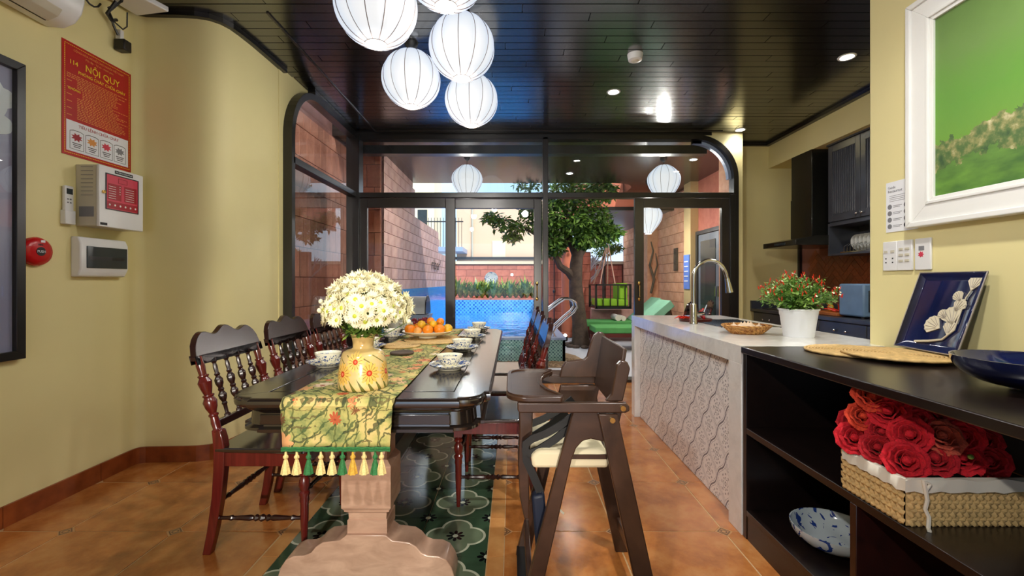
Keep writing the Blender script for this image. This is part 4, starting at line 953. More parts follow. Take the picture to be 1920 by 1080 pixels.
def make_chair():
    t = thing('dining_chair', (0, 0, 0), '', 'chair', 'spindle-back dining chairs round the table')
    xt, zt, xb, zb = -.095, .832, -.01, .525                    # turned part of the post, top and bottom
    for y in (.02, CW-.02):
        m = MB(); lv = [(-.05, 0, .017, .017), (-.028, .10, .019, .018), (-.006, .24, .021, .019), (.004, .36, .023, .020), (.006, .44, .024, .020), (0, .49, .022, .020), (-.008, .525, .019, .019)]
        vs = [(x+sx*a, y+sy*b, z) for x, z, a, b in lv for sx, sy in ((-1, -1), (1, -1), (1, 1), (-1, 1))]
        fs = [(i*4+k, i*4+(k+1) % 4, i*4+(k+1) % 4+4, i*4+k+4) for i in range(len(lv)-1) for k in range(4)]+[(3, 2, 1, 0), tuple(len(lv)*4-4+k for k in range(4))]
        obj('rear_leg', m.add(vs, fs), 'mahog', t, bevel=.004, local=True)
        obj('back_post', MB().turn((xb, y, zb-.01), (xt, y, zt), POST, 12), 'mahog', t, local=True)
    # crest rail: humps on top, scallops below
    top = []; N = 28
    for i in range(N+1):
        u = i/N; e = min(u, 1-u); z = .90+.035*math.sin(PI*u)+.014*math.cos(6*PI*u+PI)*1.0
        if e < .09: z -= .07*(1-math.sqrt(max(0, 1-(1-e/.09)**2)))
        top.append((-.012+(CW+.024)*u, z))
    bot = [(CW+.012, .835)]; 
    for i in range(29):
        u = 1-i/28; z = .812-.012*abs(math.sin(5*PI*u))
        if .06 < u < .94: bot.append((.02+(CW-.04)*u, z+.010*math.sin(PI*u)))
    bot.append((-.012, .835))
    fn = lambda d, y, z: (d-.01-(z-.525)*.277, y, z)
    obj('crest_rail', MB().prism(top+bot, 'x', -.013, .013, fn), 'mahogd', t, bevel=.005, local=True)
    obj('lower_rail', MB().bar((-.018, .02, .545), (-.018, CW-.02, .545), .02, .034), 'mahogd', t, bevel=.004, local=True)
    for k in range(1, 5):
        y = .02+(CW-.04)*k/5; obj('spindle', MB().turn((-.022, y, .56), (-.088, y, .815), SPIN, 8), 'mahogd', t, local=True)
    s = MB().prism([(-.015, .0), (.36, -.012)]+arc(.36, .023, .035, -90, 0, 4)+arc(.36, CW-.023, .035, 0, 90, 4)+[(-.015, CW)], 'z', .432, .452)
    obj('seat', s, 'table', t, bevel=.006, local=True)
    obj('seat_frame', MB().box(.01, .37, .006, .026, .372, .432).box(.01, .37, CW-.026, CW-.006, .372, .432).box(.35, .37, .02, CW-.02, .372, .432), 'mahog', t, bevel=.003, local=True)
    for y in (.02, CW-.02):
        obj('front_leg', MB().box(.335, .377, y-.021, y+.021, .36, .43).turn((.356, y, .372), (.356, y, 0), FLEG, 12), 'mahog', t, local=True)
        obj('stretcher', MB().turn((0, y, .15), (.356, y, .15), STR, 8), 'mahogd', t, local=True)
    obj('stretcher', MB().turn((.356, .02, .26), (.356, CW-.02, .26), STR, 8), 'mahogd', t, local=True)
    obj('stretcher', MB().turn((0, .02, .22), (0, CW-.02, .22), STR, 8), 'mahogd', t, local=True)
    return t
ch = make_chair(); first = True
GL = 'spindle-back dining chairs round the table'
spots = [(-1.235, 1.875, 0, 'mahogany spindle-back chair nearest the viewer, left of the table'),
         (-1.235, 2.435, 0, 'second mahogany spindle-back chair along the left side of the table'),
         (-1.235, 2.99, 0, 'third spindle-back chair on the left, half behind the flower vase'),
         (.082, 2.73, PI, 'mahogany spindle-back chair right of the table, behind the high chair'),
         (.082, 3.31, PI, 'middle of the three spindle-back chairs right of the table'),
         (.082, 3.88, PI, 'spindle-back chair farthest along the right side of the table')]
for x, y, r, lb in spots:
    c = ch if first else copy_tree(ch); first = False; place(c, (x, y, 0), r, lb, GL)
for k, (x, y, rz) in enumerate([(2.52, 6.5, PI*.82), (2.98, 7.05, PI*.92)]):
    c = copy_tree(ch); place(c, (x, y, 0), rz, ['dark patio chair between the green backrests, seen through right door', 'dark patio chair behind the kitchen tap, seen through right door'][k], 'patio chairs', .92)
    c.name = 'patio_chair'

# ================================================================ high chair
H = thing('high_chair', (.24, 1.7, 0), 'wooden folding high chair with tray beside the dining table', 'high chair')
ya, yb = 1.50, 1.90
def board(pl, y0, y1, nm, **k): return obj(nm, MB().prism(pl, 'y', y0, y1), 'hchair', H, bevel=.004, **k)
for s, (y0, y1) in enumerate(((ya, ya+.024), (yb-.024, yb))):
    # side plate running into the front leg
    board([(.205, .715), (.37, .715), (.352, .64), (.338, .60), (.30, .614), (.265, .622), (.238, .615), (.215, .59), (.20, .55), (.075, 0), (.015, 0), (.16, .56), (.19, .66)], y0, y1, 'front_leg')
    yo = y0-.022 if s == 0 else y1; board([(.285, .712), (.35, .712), (.505, 0), (.44, 0)], yo, yo+.022, 'rear_leg')
    board([(.025, .716), (.375, .716), (.388, .722), (.388, .738), (.378, .749), (.018, .749), (.018, .724)], y0-.024 if s == 0 else y1, y0 if s == 0 else y1+.024, 'arm_rail')
    ins_ = .02 if s == 0 else -.02
    board([(.20, .748), (.21, .79), (.228, .815), (.30, .822), (.315, .835), (.33, .89), (.345, .925), (.365, .94), (.385, .935), (.395, .915), (.385, .84), (.372, .748)] if s else
          [(.315, .748), (.335, .77), (.345, .83), (.352, .87), (.368, .885), (.388, .88), (.397, .858), (.372, .748)], y0, y1, 'side_wing')
    for (bx, bz) in ((.365, .733), (.33, .694)):
        yy = y0-.028 if s == 0 else y1+.028; obj('bolt', MB().tube([(bx, yy-.006, bz), (bx, yy+.008, bz)], .009, 12), 'brass', H)
obj('backrest', MB().prism([(.345, .72), (.358, .72), (.392, .92), (.378, .925)], 'y', ya+.02, yb-.02), 'hchair', H, bevel=.004)
obj('seat_shelf', MB().box(.17, .37, ya+.024, yb-.024, .545, .56), 'hchair', H)
obj('seat_cushion', MB().prism([(.07, .51), (.33, .51), (.335, .56), (.30, .572), (.09, .572), (.065, .55)], 'y', ya+.03, yb-.03), 'cushc', H, bevel=.012)
obj('cushion_tie', MB().tube([(.175, ya+.1, .51), (.17, ya+.1, .42), (.165, ya+.1, .33)], .006, 6).tube([(.165, ya+.1, .34), (.15, ya+.1, .32)], .004, 5).tube([(.165, ya+.1, .34), (.185, ya+.1, .32)], .004, 5), 'linen', H)
curve = [(.025, .72), (.028, .60), (.022, .48), (.028, .36), (.045, .28), (.062, .28), (.064, .36), (.062, .48), (.075, .60), (.078, .72)]
obj('front_board', MB().prism(curve, 'y', 1.64, 1.76), 'hchair', H, bevel=.004, ang=50)
obj('foot_bar', MB().box(.05, .07, ya+.02, yb-.02, .10, .15), 'hchair', H, bevel=.003)
obj('floor_runner', MB().box(.02, .055, ya+.02, yb-.02, .0, .04), 'black', H); obj('rear_bar', MB().box(.44, .47, ya+.02, yb-.02, .12, .16), 'hchair', H, bevel=.003)
# tray: rounded plate, inset edge line, curved cutout towards the child
def trayp(d):
    L = arc(.055, 1.865-.0, .075-d, 90, 180, 6)+arc(.055, 1.555, .075-d, 180, 270, 6)
    L = [(x, y) for x, y in L]; c = [(.165, 1.48+d), (.175-d, 1.50), (.135-d, 1.57), (.118-d, 1.64), (.115-d, 1.71), (.118-d, 1.78), (.135-d, 1.85), (.175-d, 1.92), (.165, 1.94-d)]
    return L+c
obj('tray', MB().prism(trayp(0), 'z', .749, .768), 'hchair', H, bevel=.005, ang=50)
obj('tray_rim', MB().strip(trayp(.004)+trayp(.004)[:1], trayp(.016)+trayp(.016)[:1], 'z', .768, .773), 'hchair', H, ang=50)
obj('tray_arm', MB().bar((.12, 1.93, .757), (.37, 1.93, .757), .025, .018), 'hchair', H)
def ribbon(pts, w, y, t_=.004):
    A = offs(pts, w/2); B_ = offs(pts, -w/2); return MB().strip(A, B_, 'y', y-t_, y+t_)
for yy in (1.56, 1.72):
    obj('strap', ribbon([(.235, .70), (.18, .655), (.12, .622), (.07, .602), (.048, .585), (.046, .562), (.062, .552), (.09, .562), (.15, .60), (.21, .65)], .026, yy), 'strap', H, ang=60)
obj('hanging_strap', ribbon([(.05, .56), (.052, .51), (.075, .46), (.10, .40)], .028, 1.60), 'strap', H, ang=60)
obj('buckle_pad', MB().prism([(.07, .39), (.115, .40), (.135, .20), (.11, .17), (.085, .19)], 'y', 1.58, 1.63), 'navy', H, bevel=.01)

# ================================================================ kitchen island and shelf unit
IX0, IX1, IY0, IY1 = 1.04, 1.81, 2.03, 3.89
I = thing('kitchen_island', (1.42, 2.95, 0), 'white stone waterfall island with patterned grey tile side', 'island')
obj('worktop', MB().box(IX0, IX1, IY0, 2.86, .775, .857).box(IX0, 1.33, 2.86, 3.46, .775, .857).box(1.74, IX1, 2.86, 3.46, .775, .857).box(IX0, IX1, 3.46, IY1, .775, .857), 'quartz', I, smooth=False)
obj('waterfall_leg', MB().box(IX0, IX1, IY0, 2.15, 0, .775), 'quartz', I, bevel=.002)
obj('waterfall_leg', MB().box(IX0, IX1, 3.80, IY1, 0, .775), 'quartz', I, bevel=.002)
obj('carcass', MB().box(1.10, 1.79, 2.15, 3.80, .02, .775), 'kitchen', I, smooth=False)
ti = mesh_of(MB().box(-.012, 0, 0, .2055, 0, .1925), 'ogee')
for a in range(8):
    for b in range(4): share(ti, 'tile', (1.10, 2.151+a*.2062, .002+b*.1932), I)
sk = obj('sink', MB().box(1.34, 1.73, 2.87, 2.885, .70, .859).box(1.34, 1.73, 3.435, 3.45, .70, .859).box(1.335, 1.35, 2.87, 3.45, .70, .859).box(1.72, 1.735, 2.87, 3.45, .70, .859).box(1.34, 1.73, 2.87, 3.45, .69, .70), 'steel', I)
F = thing('kitchen_tap', (1.262, 3.11, .857), 'tall brushed nickel gooseneck tap on the white island', 'tap')
ff = (1.262, 3.11)
obj('base', MB().lathe([(.028, 0), (.028, .01), (.024, .016), (.024, .13), (.02, .14)], (*ff, .857), 24), 'chrome', F)
neck = [(1.262, 3.11, .98), (1.262, 3.11, 1.18)]+[(1.375-.113*math.cos(math.radians(a)), 3.11, 1.18+.118*math.sin(math.radians(a))) for a in range(12, 168, 12)]+[(1.488, 3.11, 1.20), (1.497, 3.11, 1.165)]
obj('neck', MB().tube(neck, .014, 16), 'chrome', F)
obj('spray_head', MB().tube([(1.495, 3.11, 1.172), (1.503, 3.11, 1.13), (1.514, 3.11, 1.075)], [.016, .02, .027], 16), 'chrome', F)
obj('lever', MB().tube([(1.28, 3.11, .925), (1.33, 3.10, .93)], .013, 10).tube([(1.325, 3.10, .93), (1.345, 3.09, .99)], .006, 8), 'chrome', F)
# shelf unit
S = thing('shelf_unit', (1.37, 1.0, 0), 'low open black-brown shelf unit against the yellow wall', 'shelf unit')
sx0, sx1 = 1.045, 1.685; sy0, sy1 = -.35, 2.025
obj('top', MB().box(1.035, sx1, sy0, sy1, .827, .857), 'shelf', S, bevel=.004)
obj('side_panel', MB().box(sx0, sx1, sy1-.028, sy1, 0, .827), 'shelf', S, bevel=.002); obj('side_panel', MB().box(sx0, sx1, sy0, sy0+.028, 0, .827), 'shelf', S)
obj('shelf', MB().box(sx0, sx1, sy0+.028, sy1-.028, .470, .497), 'shelf', S, bevel=.002)
obj('bottom_board', MB().box(sx0, sx1, sy0+.028, sy1-.028, .105, .13), 'shelf', S, bevel=.002)
obj('back_panel', MB().box(sx1-.01, sx1, sy0, sy1, 0, .827), 'shelf', S)
obj('plinth', MB().box(sx0+.004, sx0+.022, sy0+.028, sy1-.028, 0, .105), 'shelf', S)
for y in (1.372, .55): obj('divider', MB().box(sx0, sx1, y-.013, y+.013, .13, .470), 'mahogd', S, bevel=.002)
# ---- things on the shelf
def bowl(name, loc, rt, rb, h, mat, label, cat='bowl', th=.004, **k):
    n = 8; out_p = [(rb*.8, 0), (rb, .002), (rb, .008)]+[(rb+(rt-rb)*math.sin(PI/2*i/n), .008+(h-.008)*(1-math.cos(PI/2*i/n))) for i in range(1, n+1)]
    inn_p = [(rt-th, h)]+[(max(.001, (rb+(rt-rb)*math.sin(PI/2*i/n))-th), .012+(h-.008)*(1-math.cos(PI/2*i/n))) for i in range(n-1, -1, -1)]+[(.001, .011)]
    o = obj(name, MB().lathe(out_p+inn_p, (0, 0, 0), k.get('seg', 36)), mat, local=True, ang=50); o.location = loc
    return tag(o, label, cat, k.get('group'))
bowl('serving_bowl', (1.235, 1.72, .131), .145, .055, .078, 'bigbowl', 'large white bowl with blue sprigs on the lower shelf')
bb = bowl('footed_bowl', (1.40, 1.20, .858), .165, .048, .085, 'cobalt', 'wide cobalt blue glazed bowl on top of the dark shelf unit')
B = thing('seagrass_basket', (1.2, 1.30, .498), 'braided seagrass basket with white liner on the middle shelf', 'basket')
bx0, bx1, by0, by1, bz0, bz1 = 1.052, 1.42, 1.195, 1.41, .499, .612
obj('inner_box', MB().box(bx0+.006, bx1-.006, by0+.006, by1-.006, bz0+.002, bz1-.002), 'soil', B, smooth=False)
def braid_rows(p0, d, L, nrm):
    rows = 5; h = (bz1-bz0)/rows; d = Vector(d); N = Vector(nrm); m = MB()
    for r in range(rows):
        u = 0.
        while u < L-.004:
            for s in (-1, 1):
                c = Vector(p0)+d*(u+.013+(.006 if s > 0 else 0)); c.z = bz0+h*(r+.5+s*.23)
                q = (d*1.0+Vector((0, 0, s*.70))).normalized(); w = q.cross(N).normalized()
                a, b = c-q*.0165, c+q*.0165
                m.add([a, c-q*.006-w*.0072+N*.003, c+q*.007-w*.006+N*.003, b, c+q*.006+w*.0072+N*.003, c-q*.007+w*.006+N*.003, c+N*.0085], [(0, 1, 6), (1, 2, 6), (2, 3, 6), (3, 4, 6), (4, 5, 6), (5, 0, 6)])
            u += .0185
    return m
obj('braided_side', braid_rows((bx0, by0, 0), (0, 1, 0), by1-by0, (-1, 0, 0)), 'straw', B, kind='stuff')
obj('braided_side', braid_rows((bx0, by0, 0), (1, 0, 0), bx1-bx0, (0, -1, 0)), 'straw', B, kind='stuff')
obj('basket_wall', MB().box(bx0-.001, bx1, by0-.001, by0+.006, bz0, bz1).box(bx0-.001, bx0+.006, by0, by1, bz0, bz1).box(bx1-.006, bx1, by0, by1, bz0, bz1).box(bx0, bx1, by1-.006, by1, bz0, bz1), 'straw', B)
ln = MB()
for a, b in (((bx0-.0125, by1), (bx0-.0125, by0-.0125)), ((bx0-.0125, by0-.0125), (bx1, by0-.0125))):
    n = 16; vs = []
    for i in range(n+1):
        x = a[0]+(b[0]-a[0])*i/n; y = a[1]+(b[1]-a[1])*i/n; w = .0025*math.sin(i*1.7)
        vs += [(x+w, y+w, bz1-.020+.003*math.sin(i*2.1)), (x+w*.5, y+w*.5, bz1+.012+.004*math.sin(i*1.3)), (x+.014, y+.014, bz1+.014), (x+.018, y+.018, bz1-.02)]
    ln.add(vs, [(i*4+k, (i+1)*4+k, (i+1)*4+k+1, i*4+k+1) for i in range(n) for k in range(3)])
obj('liner', ln, 'linen', B, ang=70)
obj('tie_cord', MB().tube([(1.083, by0-.018, .628), (1.088, by0-.018, .60), (1.094, by0-.016, .575), (1.090, by0-.014, .55), (1.098, by0-.016, .53), (1.093, by0-.02, .502), (1.087, by0-.03, .50)], .005, 6).tube([(1.083, by0-.018, .625), (1.098, by0-.02, .618), (1.088, by0-.018, .60)], .004, 6), 'linen', B)
# crochet roses: ruffled petals wound round a bud
def rose(k, yarn):
    r = random.Random(k); m = MB()
    m.ball((0, 0, .012), .012, 10, 6)
    for ring, (n, rad, hh, cup) in enumerate([(3, .010, .030, .2), (4, .018, .030, .35), (5, .027, .026, .6), (6, .034, .016, .95)]):
        for i in range(n):
            a0 = 2*PI*(i+.5*ring+r.uniform(-.1, .1))/n; sp = 2*PI/n*.72; vs = []
            for u in range(7):
                for v in range(4):
                    a = a0+(u/6-.5)*2*sp; e = 1-abs(u/6-.5)*1.1; vv = v/3
                    R_ = rad*(.75+.35*vv)+.010*cup*vv*vv+.0022*math.sin(a*9+ring*2)*vv+r.uniform(-.0009, .0009); z = -.004+hh*vv*e+.0016*math.sin(a*13+ring)+r.uniform(-.0008, .0008)
                    vs.append((R_*math.cos(a), R_*math.sin(a), z))
            off = len(vs); th = [(x*1.12, y*1.12, z-.003) for x, y, z in vs]
            fs = [(u*4+v, u*4+v+1, u*4+v+5, u*4+v+4) for u in range(6) for v in range(3)]
            fs2 = [tuple(j+off for j in f[::-1]) for f in fs]
            rim = [(u*4+3, u*4+3+off, (u+1)*4+3+off, (u+1)*4+3) for u in range(6)]
            m.add(vs+th, fs+fs2+rim)
    return m
yn = ['bright red', 'deep crimson', 'orange-red', 'faded coral']
pos = [  # x, y, z, yarn, scale
 (1.085, 1.235, .655, 0, 1.05), (1.165, 1.235, .660, 1, 1.0), (1.245, 1.24, .660, 0, 1.0), (1.325, 1.245, .65, 1, .95), (1.075, 1.315, .66, 1, .9),
 (1.060, 1.385, .665, 0, 1.0), (1.085, 1.42, .70, 1, .9), (1.10, 1.33, .705, 1, .85), (1.13, 1.27, .715, 0, 1.0), (1.20, 1.255, .715, 3, 1.05),
 (1.275, 1.27, .71, 0, 1.0), (1.345, 1.28, .69, 1, .9), (1.075, 1.375, .735, 2, .85), (1.12, 1.33, .762, 0, 1.05), (1.17, 1.30, .752, 0, .85), (1.19, 1.32, .75, 2, .9),
 (1.265, 1.32, .762, 1, 1.05), (1.10, 1.375, .795, 2, 1.0), (1.155, 1.39, .775, 2, .7), (1.12, 1.40, .72, 0, .9), (1.30, 1.34, .745, 0, .8)]
rows = {}
for i, p in enumerate(pos): rows.setdefault('bottom' if p[2] < .68 else 'lower middle' if p[2] < .73 else 'upper middle' if p[2] < .77 else 'topmost', []).append((p[0]-.3*p[1], i))
RL = {}; ords = ['leftmost', 'second from left', 'third from left', 'fourth from left', 'fifth from left', 'sixth from left', 'seventh from left']
for nm, l in rows.items():
    for q, (_, i) in enumerate(sorted(l)): RL[i] = '%s in the %s row of the basket' % (ords[q], nm)
rm = [obj('crochet_rose', rose(k, k), 'yarn%d' % k, local=True, ang=60) for k in range(4)]; used = set()
for i, (x, y, z, c, s) in enumerate(pos):
    o = rm[c] if c not in used else rm[c].copy()
    if c in used: COL.objects.link(o)
    used.add(c); o.location = (x, y, z); o.scale = (s*1.0,)*3
    o.rotation_euler = (math.radians(rnd.uniform(40, 75)), math.radians(rnd.uniform(-25, 5)), rnd.uniform(-.75, -.1))
    tag(o, yn[c]+' crochet rose, '+RL[i], 'yarn flower', 'crochet roses in the basket')
m = MB()
for x, y, z in ((1.10, 1.36, .69), (1.225, 1.225, .682)): m.ball((x, y-.03, z), .007, 8, 6)
tag(base_at(obj('rose_stem_tip', m, 'leaf2'), (1.16, 1.25, .68)), 'pale green yarn stem tips peeping between the crochet roses', 'yarn stem')
# round woven placemats
def mat_disc(name, loc, r, label, mat='straw', tilt=0, grp=None, oval=1.):
    m = MB(); turns = int(r/.011)
    for k in range(turns):
        rr = r-.0055-k*.011
        if rr < .004: break
        n = max(16, int(rr*260)); 
        m.tube([(rr*math.cos(2*PI*i/n), rr*oval*math.sin(2*PI*i/n), .0048+(.0012 if i % 2 else 0)) for i in range(n+1)], .0055, 5)
    m.lathe([(.001, .001), (r-.006, .001), (r-.006, .004), (.001, .004)], (0, 0, 0), 40)
    o = obj(name, m, mat, local=True, ang=80); o.location = loc; return tag(o, label, 'placemat', grp)
mat_disc('woven_placemat', (1.41, 1.845, .858), .175, 'round woven placemat at the rear corner of the shelf top', grp='woven placemats')
mat_disc('woven_placemat', (1.462, 1.70, .869), .175, 'round woven placemat overlapping another, beside the blue plate', grp='woven placemats')
# blue plate leaning on the wall
BP = thing('square_plate', (1.60, 1.72, .858), 'rectangular cobalt blue plate with cream leaf relief leaning on the wall', 'plate')
P0 = Vector((1.588, 1.585, .882)); U = Vector((.012, .272, 0)); V = Vector((.088, -.022, .30))
Nn = U.cross(V).normalized(); Nn = -Nn if Nn.x > 0 else Nn
def pp(u, v, h=0): return P0+U*u+V*v+Nn*h
m = MB(); ring = [(0, 0), (1, 0), (1, 1), (0, 1)]
lv = [(0, 0, -.004), (0, 0, .012), (.012, .012, .013), (.10, .085, .0), (.88, 0, 0)]
vs = []
for d1, d2, h in ((0.0, 0, .008), (-.0, 0, .014), (.015, .013, .014), (.11, .09, .0)):
    vs += [pp(d1, d2, h), pp(1-d1, d2, h), pp(1-d1, 1-d2, h), pp(d1, 1-d2, h)]
vs += [pp(.12, .1, -.008), pp(.88, .1, -.008), pp(.88, .9, -.008), pp(.12, .9, -.008)]
fs = [(i*4+k, i*4+(k+1) % 4, i*4+(k+1) % 4+4, i*4+k+4) for i in range(3) for k in range(4)]+[(12, 13, 14, 15), (19, 18, 17, 16)]+[(k, 16+k, 16+(k+1) % 4, (k+1) % 4) for k in range(4)]
obj('dish', m.add(vs, fs), 'cobalt', BP, bevel=.003)
m = MB(); loop = [pp(0, 0, .014), pp(1, 0, .014), pp(1, 1, .014), pp(0, 1, .014), pp(0, 0, .014)]; m.tube(loop, .0025, 6); obj('rim', m, 'rimbrown', BP)
def leafshape(cu, cv, a, L, wd):
    pts = []
    for i in range(25):
        q = (i/24-.5)*wd; lob = L*(1-.045*abs(math.sin(i*PI/4)))*(1-.28*(abs(i-12)/12)**2); pts.append((cu+lob*math.sin(a+q)/.272, cv+lob*math.cos(a+q)/.313))
    return [(cu, cv)]+pts
for (cu, cv, a, L, wd) in ((.25, .36, .5, .075, 1.5), (.30, .50, -.4, .06, 1.3), (.42, .30, 1.2, .07, 1.6), (.27, .22, .1, .06, 1.2), (.25, .64, .7, .05, 1.2), (.17, .78, -.15, .06, 1.4), (.36, .42, .9, .05, 1.2)):
    pl = leafshape(cu, cv, a, L, wd); vs = [pp(u, v, .0045) for u, v in pl]+[pp(u, v, .001) for u, v in pl]; n = len(pl)
    o = obj('leaf_relief', MB().add(vs, [tuple(range(n)), tuple(range(n, 2*n))[::-1]]+[(i, (i+1) % n, (i+1) % n+n, i+n) for i in range(n)]), 'ginkgo', BP)
    for i in range(-2, 3):
        q = a+i*wd*.17; obj('vein', MB().tube([pp(cu+L*.2*math.sin(q)/.272, cv+L*.2*math.cos(q)/.313, .005), pp(cu+L*.85*math.sin(q)/.272, cv+L*.85*math.cos(q)/.313, .005)], .0009, 4), 'rimbrown', o)
obj('stem_relief', MB().tube([pp(u, v, .004) for u, v in ((.72, .1), (.5, .13), (.32, .17), (.2, .3), (.2, .5), (.2, .7), (.16, .8))], [.005, .005, .004, .003, .0025, .002, .002], 6), 'ginkgo', BP)
# ================================================================ on the dining table
RZ = .7645
V = thing('flower_vase', (-.545, 1.64, RZ), 'squat yellow stoneware vase painted with three daisies', 'vase')
obj('body', MB().lathe([(.082, 0), (.088, .004), (.089, .02), (.087, .05), (.082, .09), (.076, .118), (.070, .130), (.058, .137), (.042, .141), (.036, .146), (.037, .165), (.041, .185), (.044, .196), (.042, .198), (.038, .185), (.033, .15), (.001, .149)], (0, 0, 0), 48), 'vase', V, local=True, ang=70)
BO = thing('daisy_bouquet', (-.54, 1.65, RZ+.19), 'bouquet of cream white chrysanthemum daisies in the painted vase', 'flowers')
rb = random.Random(3)
def daisy(dbl):
    m = MB(); r = random.Random(5+dbl)
    for ring in range(3 if dbl else 2):
        n = 17-ring*2; L = .0235-.004*ring
        for i in range(n):
            a = 2*PI*(i+.5*ring)/n+r.uniform(-.06, .06); d = Vector((math.cos(a), math.sin(a), 0)); s = Vector((-d.y, d.x, 0)); z = .001+.0035*ring
            lift = .001+.004*ring+(.006 if dbl else 0)
            p = [d*.004+Vector((0, 0, z)), d*L*.55+s*.0040+Vector((0, 0, z+lift*.5)), d*L+Vector((0, 0, z+lift*r.uniform(.4, 1.2))), d*L*.55-s*.0040+Vector((0, 0, z+lift*.5))]
            m.add(p, [(0, 1, 2, 3)])
    return m
dm = [mesh_of(daisy(0), 'petal'), mesh_of(daisy(1), 'petal')]
dd = mesh_of(MB().lathe([(.0058, .002), (.006, .005), (.003, .0075), (.001, .0077)], (0, 0, 0), 10), 'disc', True)
C0 = Vector((-.54, 1.65, 1.035)); stems = MB(); lf = MB(); placed = []
tries = 0
while len(placed) < 150 and tries < 30000:
    tries += 1
    th = rb.uniform(0, 2*PI); ph = math.asin(rb.uniform(-.30, 1)); k = rb.uniform(.90, 1.03)
    n = Vector((math.cos(th)*math.cos(ph), math.sin(th)*math.cos(ph), math.sin(ph)))
    wob = 1+.05*math.sin(3*th)
    p = C0+Vector((n.x*.143*wob, n.y*.145, n.z*.128))*k
    if p.z < (1.012 if n.y < .3 else 1.03): continue
    if any((p-q).length < .0262 for q in placed): continue
    placed.append(p); N = Vector((n.x, n.y*1.0, n.z*.8+.15)).normalized()
    N = (N+Vector((rb.uniform(-.25, .25), rb.uniform(-.25, .25), rb.uniform(-.2, .2)))).normalized()
    dbl = ph > .62 or rb.random() < .25
    q = N.to_track_quat('Z', 'Y').to_euler(); s = rb.uniform(1.05, 1.4)
    o = share(dm[1 if dbl else 0], 'flower', p, BO, (s, s, s), q)
    if not dbl or rb.random() < .3: share(dd, 'disc', (0, 0, 0), o)
    bse = Vector((-.545+rb.uniform(-.02, .02), 1.64+rb.uniform(-.02, .02), RZ+.165)); mid_ = bse.lerp(p, .5)+Vector((0, 0, .02)); stems.tube([bse, mid_, p-N*.003], .0016, 4)
for i in range(6):
    a = -PI+i*.6; p = C0+Vector((math.cos(a)*.165, math.sin(a)*.14, rb.uniform(-.05, .06)))
    stems.tube([C0+Vector((0, 0, -.12)), p], .0014, 4); m = MB().ball((0, 0, 0), .009, 8, 6)
    if i == 0: bud = mesh_of(m, 'petal', True)
    share(bud, 'bud', p, BO)
obj('stem', stems, 'leaf4', BO, kind='stuff')
for i in range(950):
    th = rb.uniform(0, 2*PI); rr = rb.uniform(.02, .125)*1; z = rb.uniform(.955, 1.04); rr *= .35+.65*min(1, (z-.945)/.08)
    p = Vector((-.545+rr*math.cos(th), 1.645+rr*math.sin(th), z)); d = Vector((math.cos(th+rb.uniform(-.6, .6)), math.sin(th+rb.uniform(-.6, .6)), rb.uniform(-.5, .6))).normalized(); s = d.cross(Vector((0, 0, 1))).normalized(); L = rb.uniform(.02, .04)
    lf.add([p, p+d*L*.3+s*L*.22, p+d*L*.45+s*L*.12, p+d*L*.65+s*L*.24, p+d*L, p+d*L*.65-s*L*.24, p+d*L*.45-s*L*.12, p+d*L*.3-s*L*.22], [tuple(range(8))])
obj('foliage', lf, 'leaf4', BO, smooth=False, kind='stuff')
# place settings
def bowlmesh():
    return MB().lathe([(.022, 0), (.026, .001), (.026, .008), (.034, .014), (.047, .028), (.055, .044), (.058, .056), (.056, .056), (.052, .044), (.044, .03), (.03, .018), (.001, .013)], (0, 0, 0), 36)
def platemesh():
    return MB().lathe([(.045, 0), (.050, .001), (.052, .006), (.072, .013), (.088, .022), (.092, .027), (.090, .028), (.084, .024), (.068, .016), (.045, .010), (.001, .009)], (0, 0, 0), 40)
pl0 = obj('saucer_plate', platemesh(), 'plate', local=True, ang=70); bw0 = obj('rice_bowl', bowlmesh(), 'bowl', local=True, ang=70); fst = True
PLC = [(-.277, 1.99, 'right, nearest the viewer'), (-.280, 2.52, 'right, second from the viewer'), (-.268, 3.04, 'right, third from the viewer'), (-.262, 3.56, 'right, at the far end'),
       (-.846, 2.06, 'left, beside the painted vase'), (-.82, 2.58, 'left, half hidden by the vase'), (-.82, 3.06, 'left, next to the fruit dish'), (-.83, 3.52, 'left, at the far end')]
for x, y, w in PLC:
    a, b = (pl0, bw0) if fst else (pl0.copy(), bw0.copy())
    if not fst: COL.objects.link(a); COL.objects.link(b)
    fst = False; a.location = (x, y, .7605); b.location = (x, y, .770); b.rotation_euler.z = rnd.uniform(0, 6)
    tag(a, 'blue-rimmed porcelain plate under a bowl, '+w, 'plate', 'porcelain plates set on the table'); tag(b, 'blue-painted rice bowl on its plate, '+w, 'bowl', 'rice bowls set on the table')
mat_disc('woven_placemat', (-.66, 2.66, RZ+.0005), .115, 'small woven seagrass mat behind the vase on the table', grp='table mats')
mat_disc('woven_placemat', (-.50, 2.93, RZ+.0005), .20, 'large woven seagrass mat under the fruit dish', grp='table mats')
tag(base_at(obj('round_trivet', MB().lathe([(.05, 0), (.062, .003), (.064, .010), (.058, .014), (.02, .012), (.001, .012)], (-.585, 2.38, RZ), 28), 'bark'), (-.585, 2.38, RZ)), 'small dark round trivet on the runner behind the vase', 'trivet')
o = obj('fruit_dish', MB().lathe([(.055, 0), (.06, .001), (.06, .012), (.10, .018), (.15, .032), (.168, .046), (.166, .048), (.148, .037), (.10, .024), (.001, .02)], (0, 0, 0), 44), 'china', local=True, ang=70); o.location = (-.565, 3.0, RZ+.0105)
tag(o, 'wide cream porcelain dish heaped with oranges and grapes', 'dish')
FZ = RZ+.0105
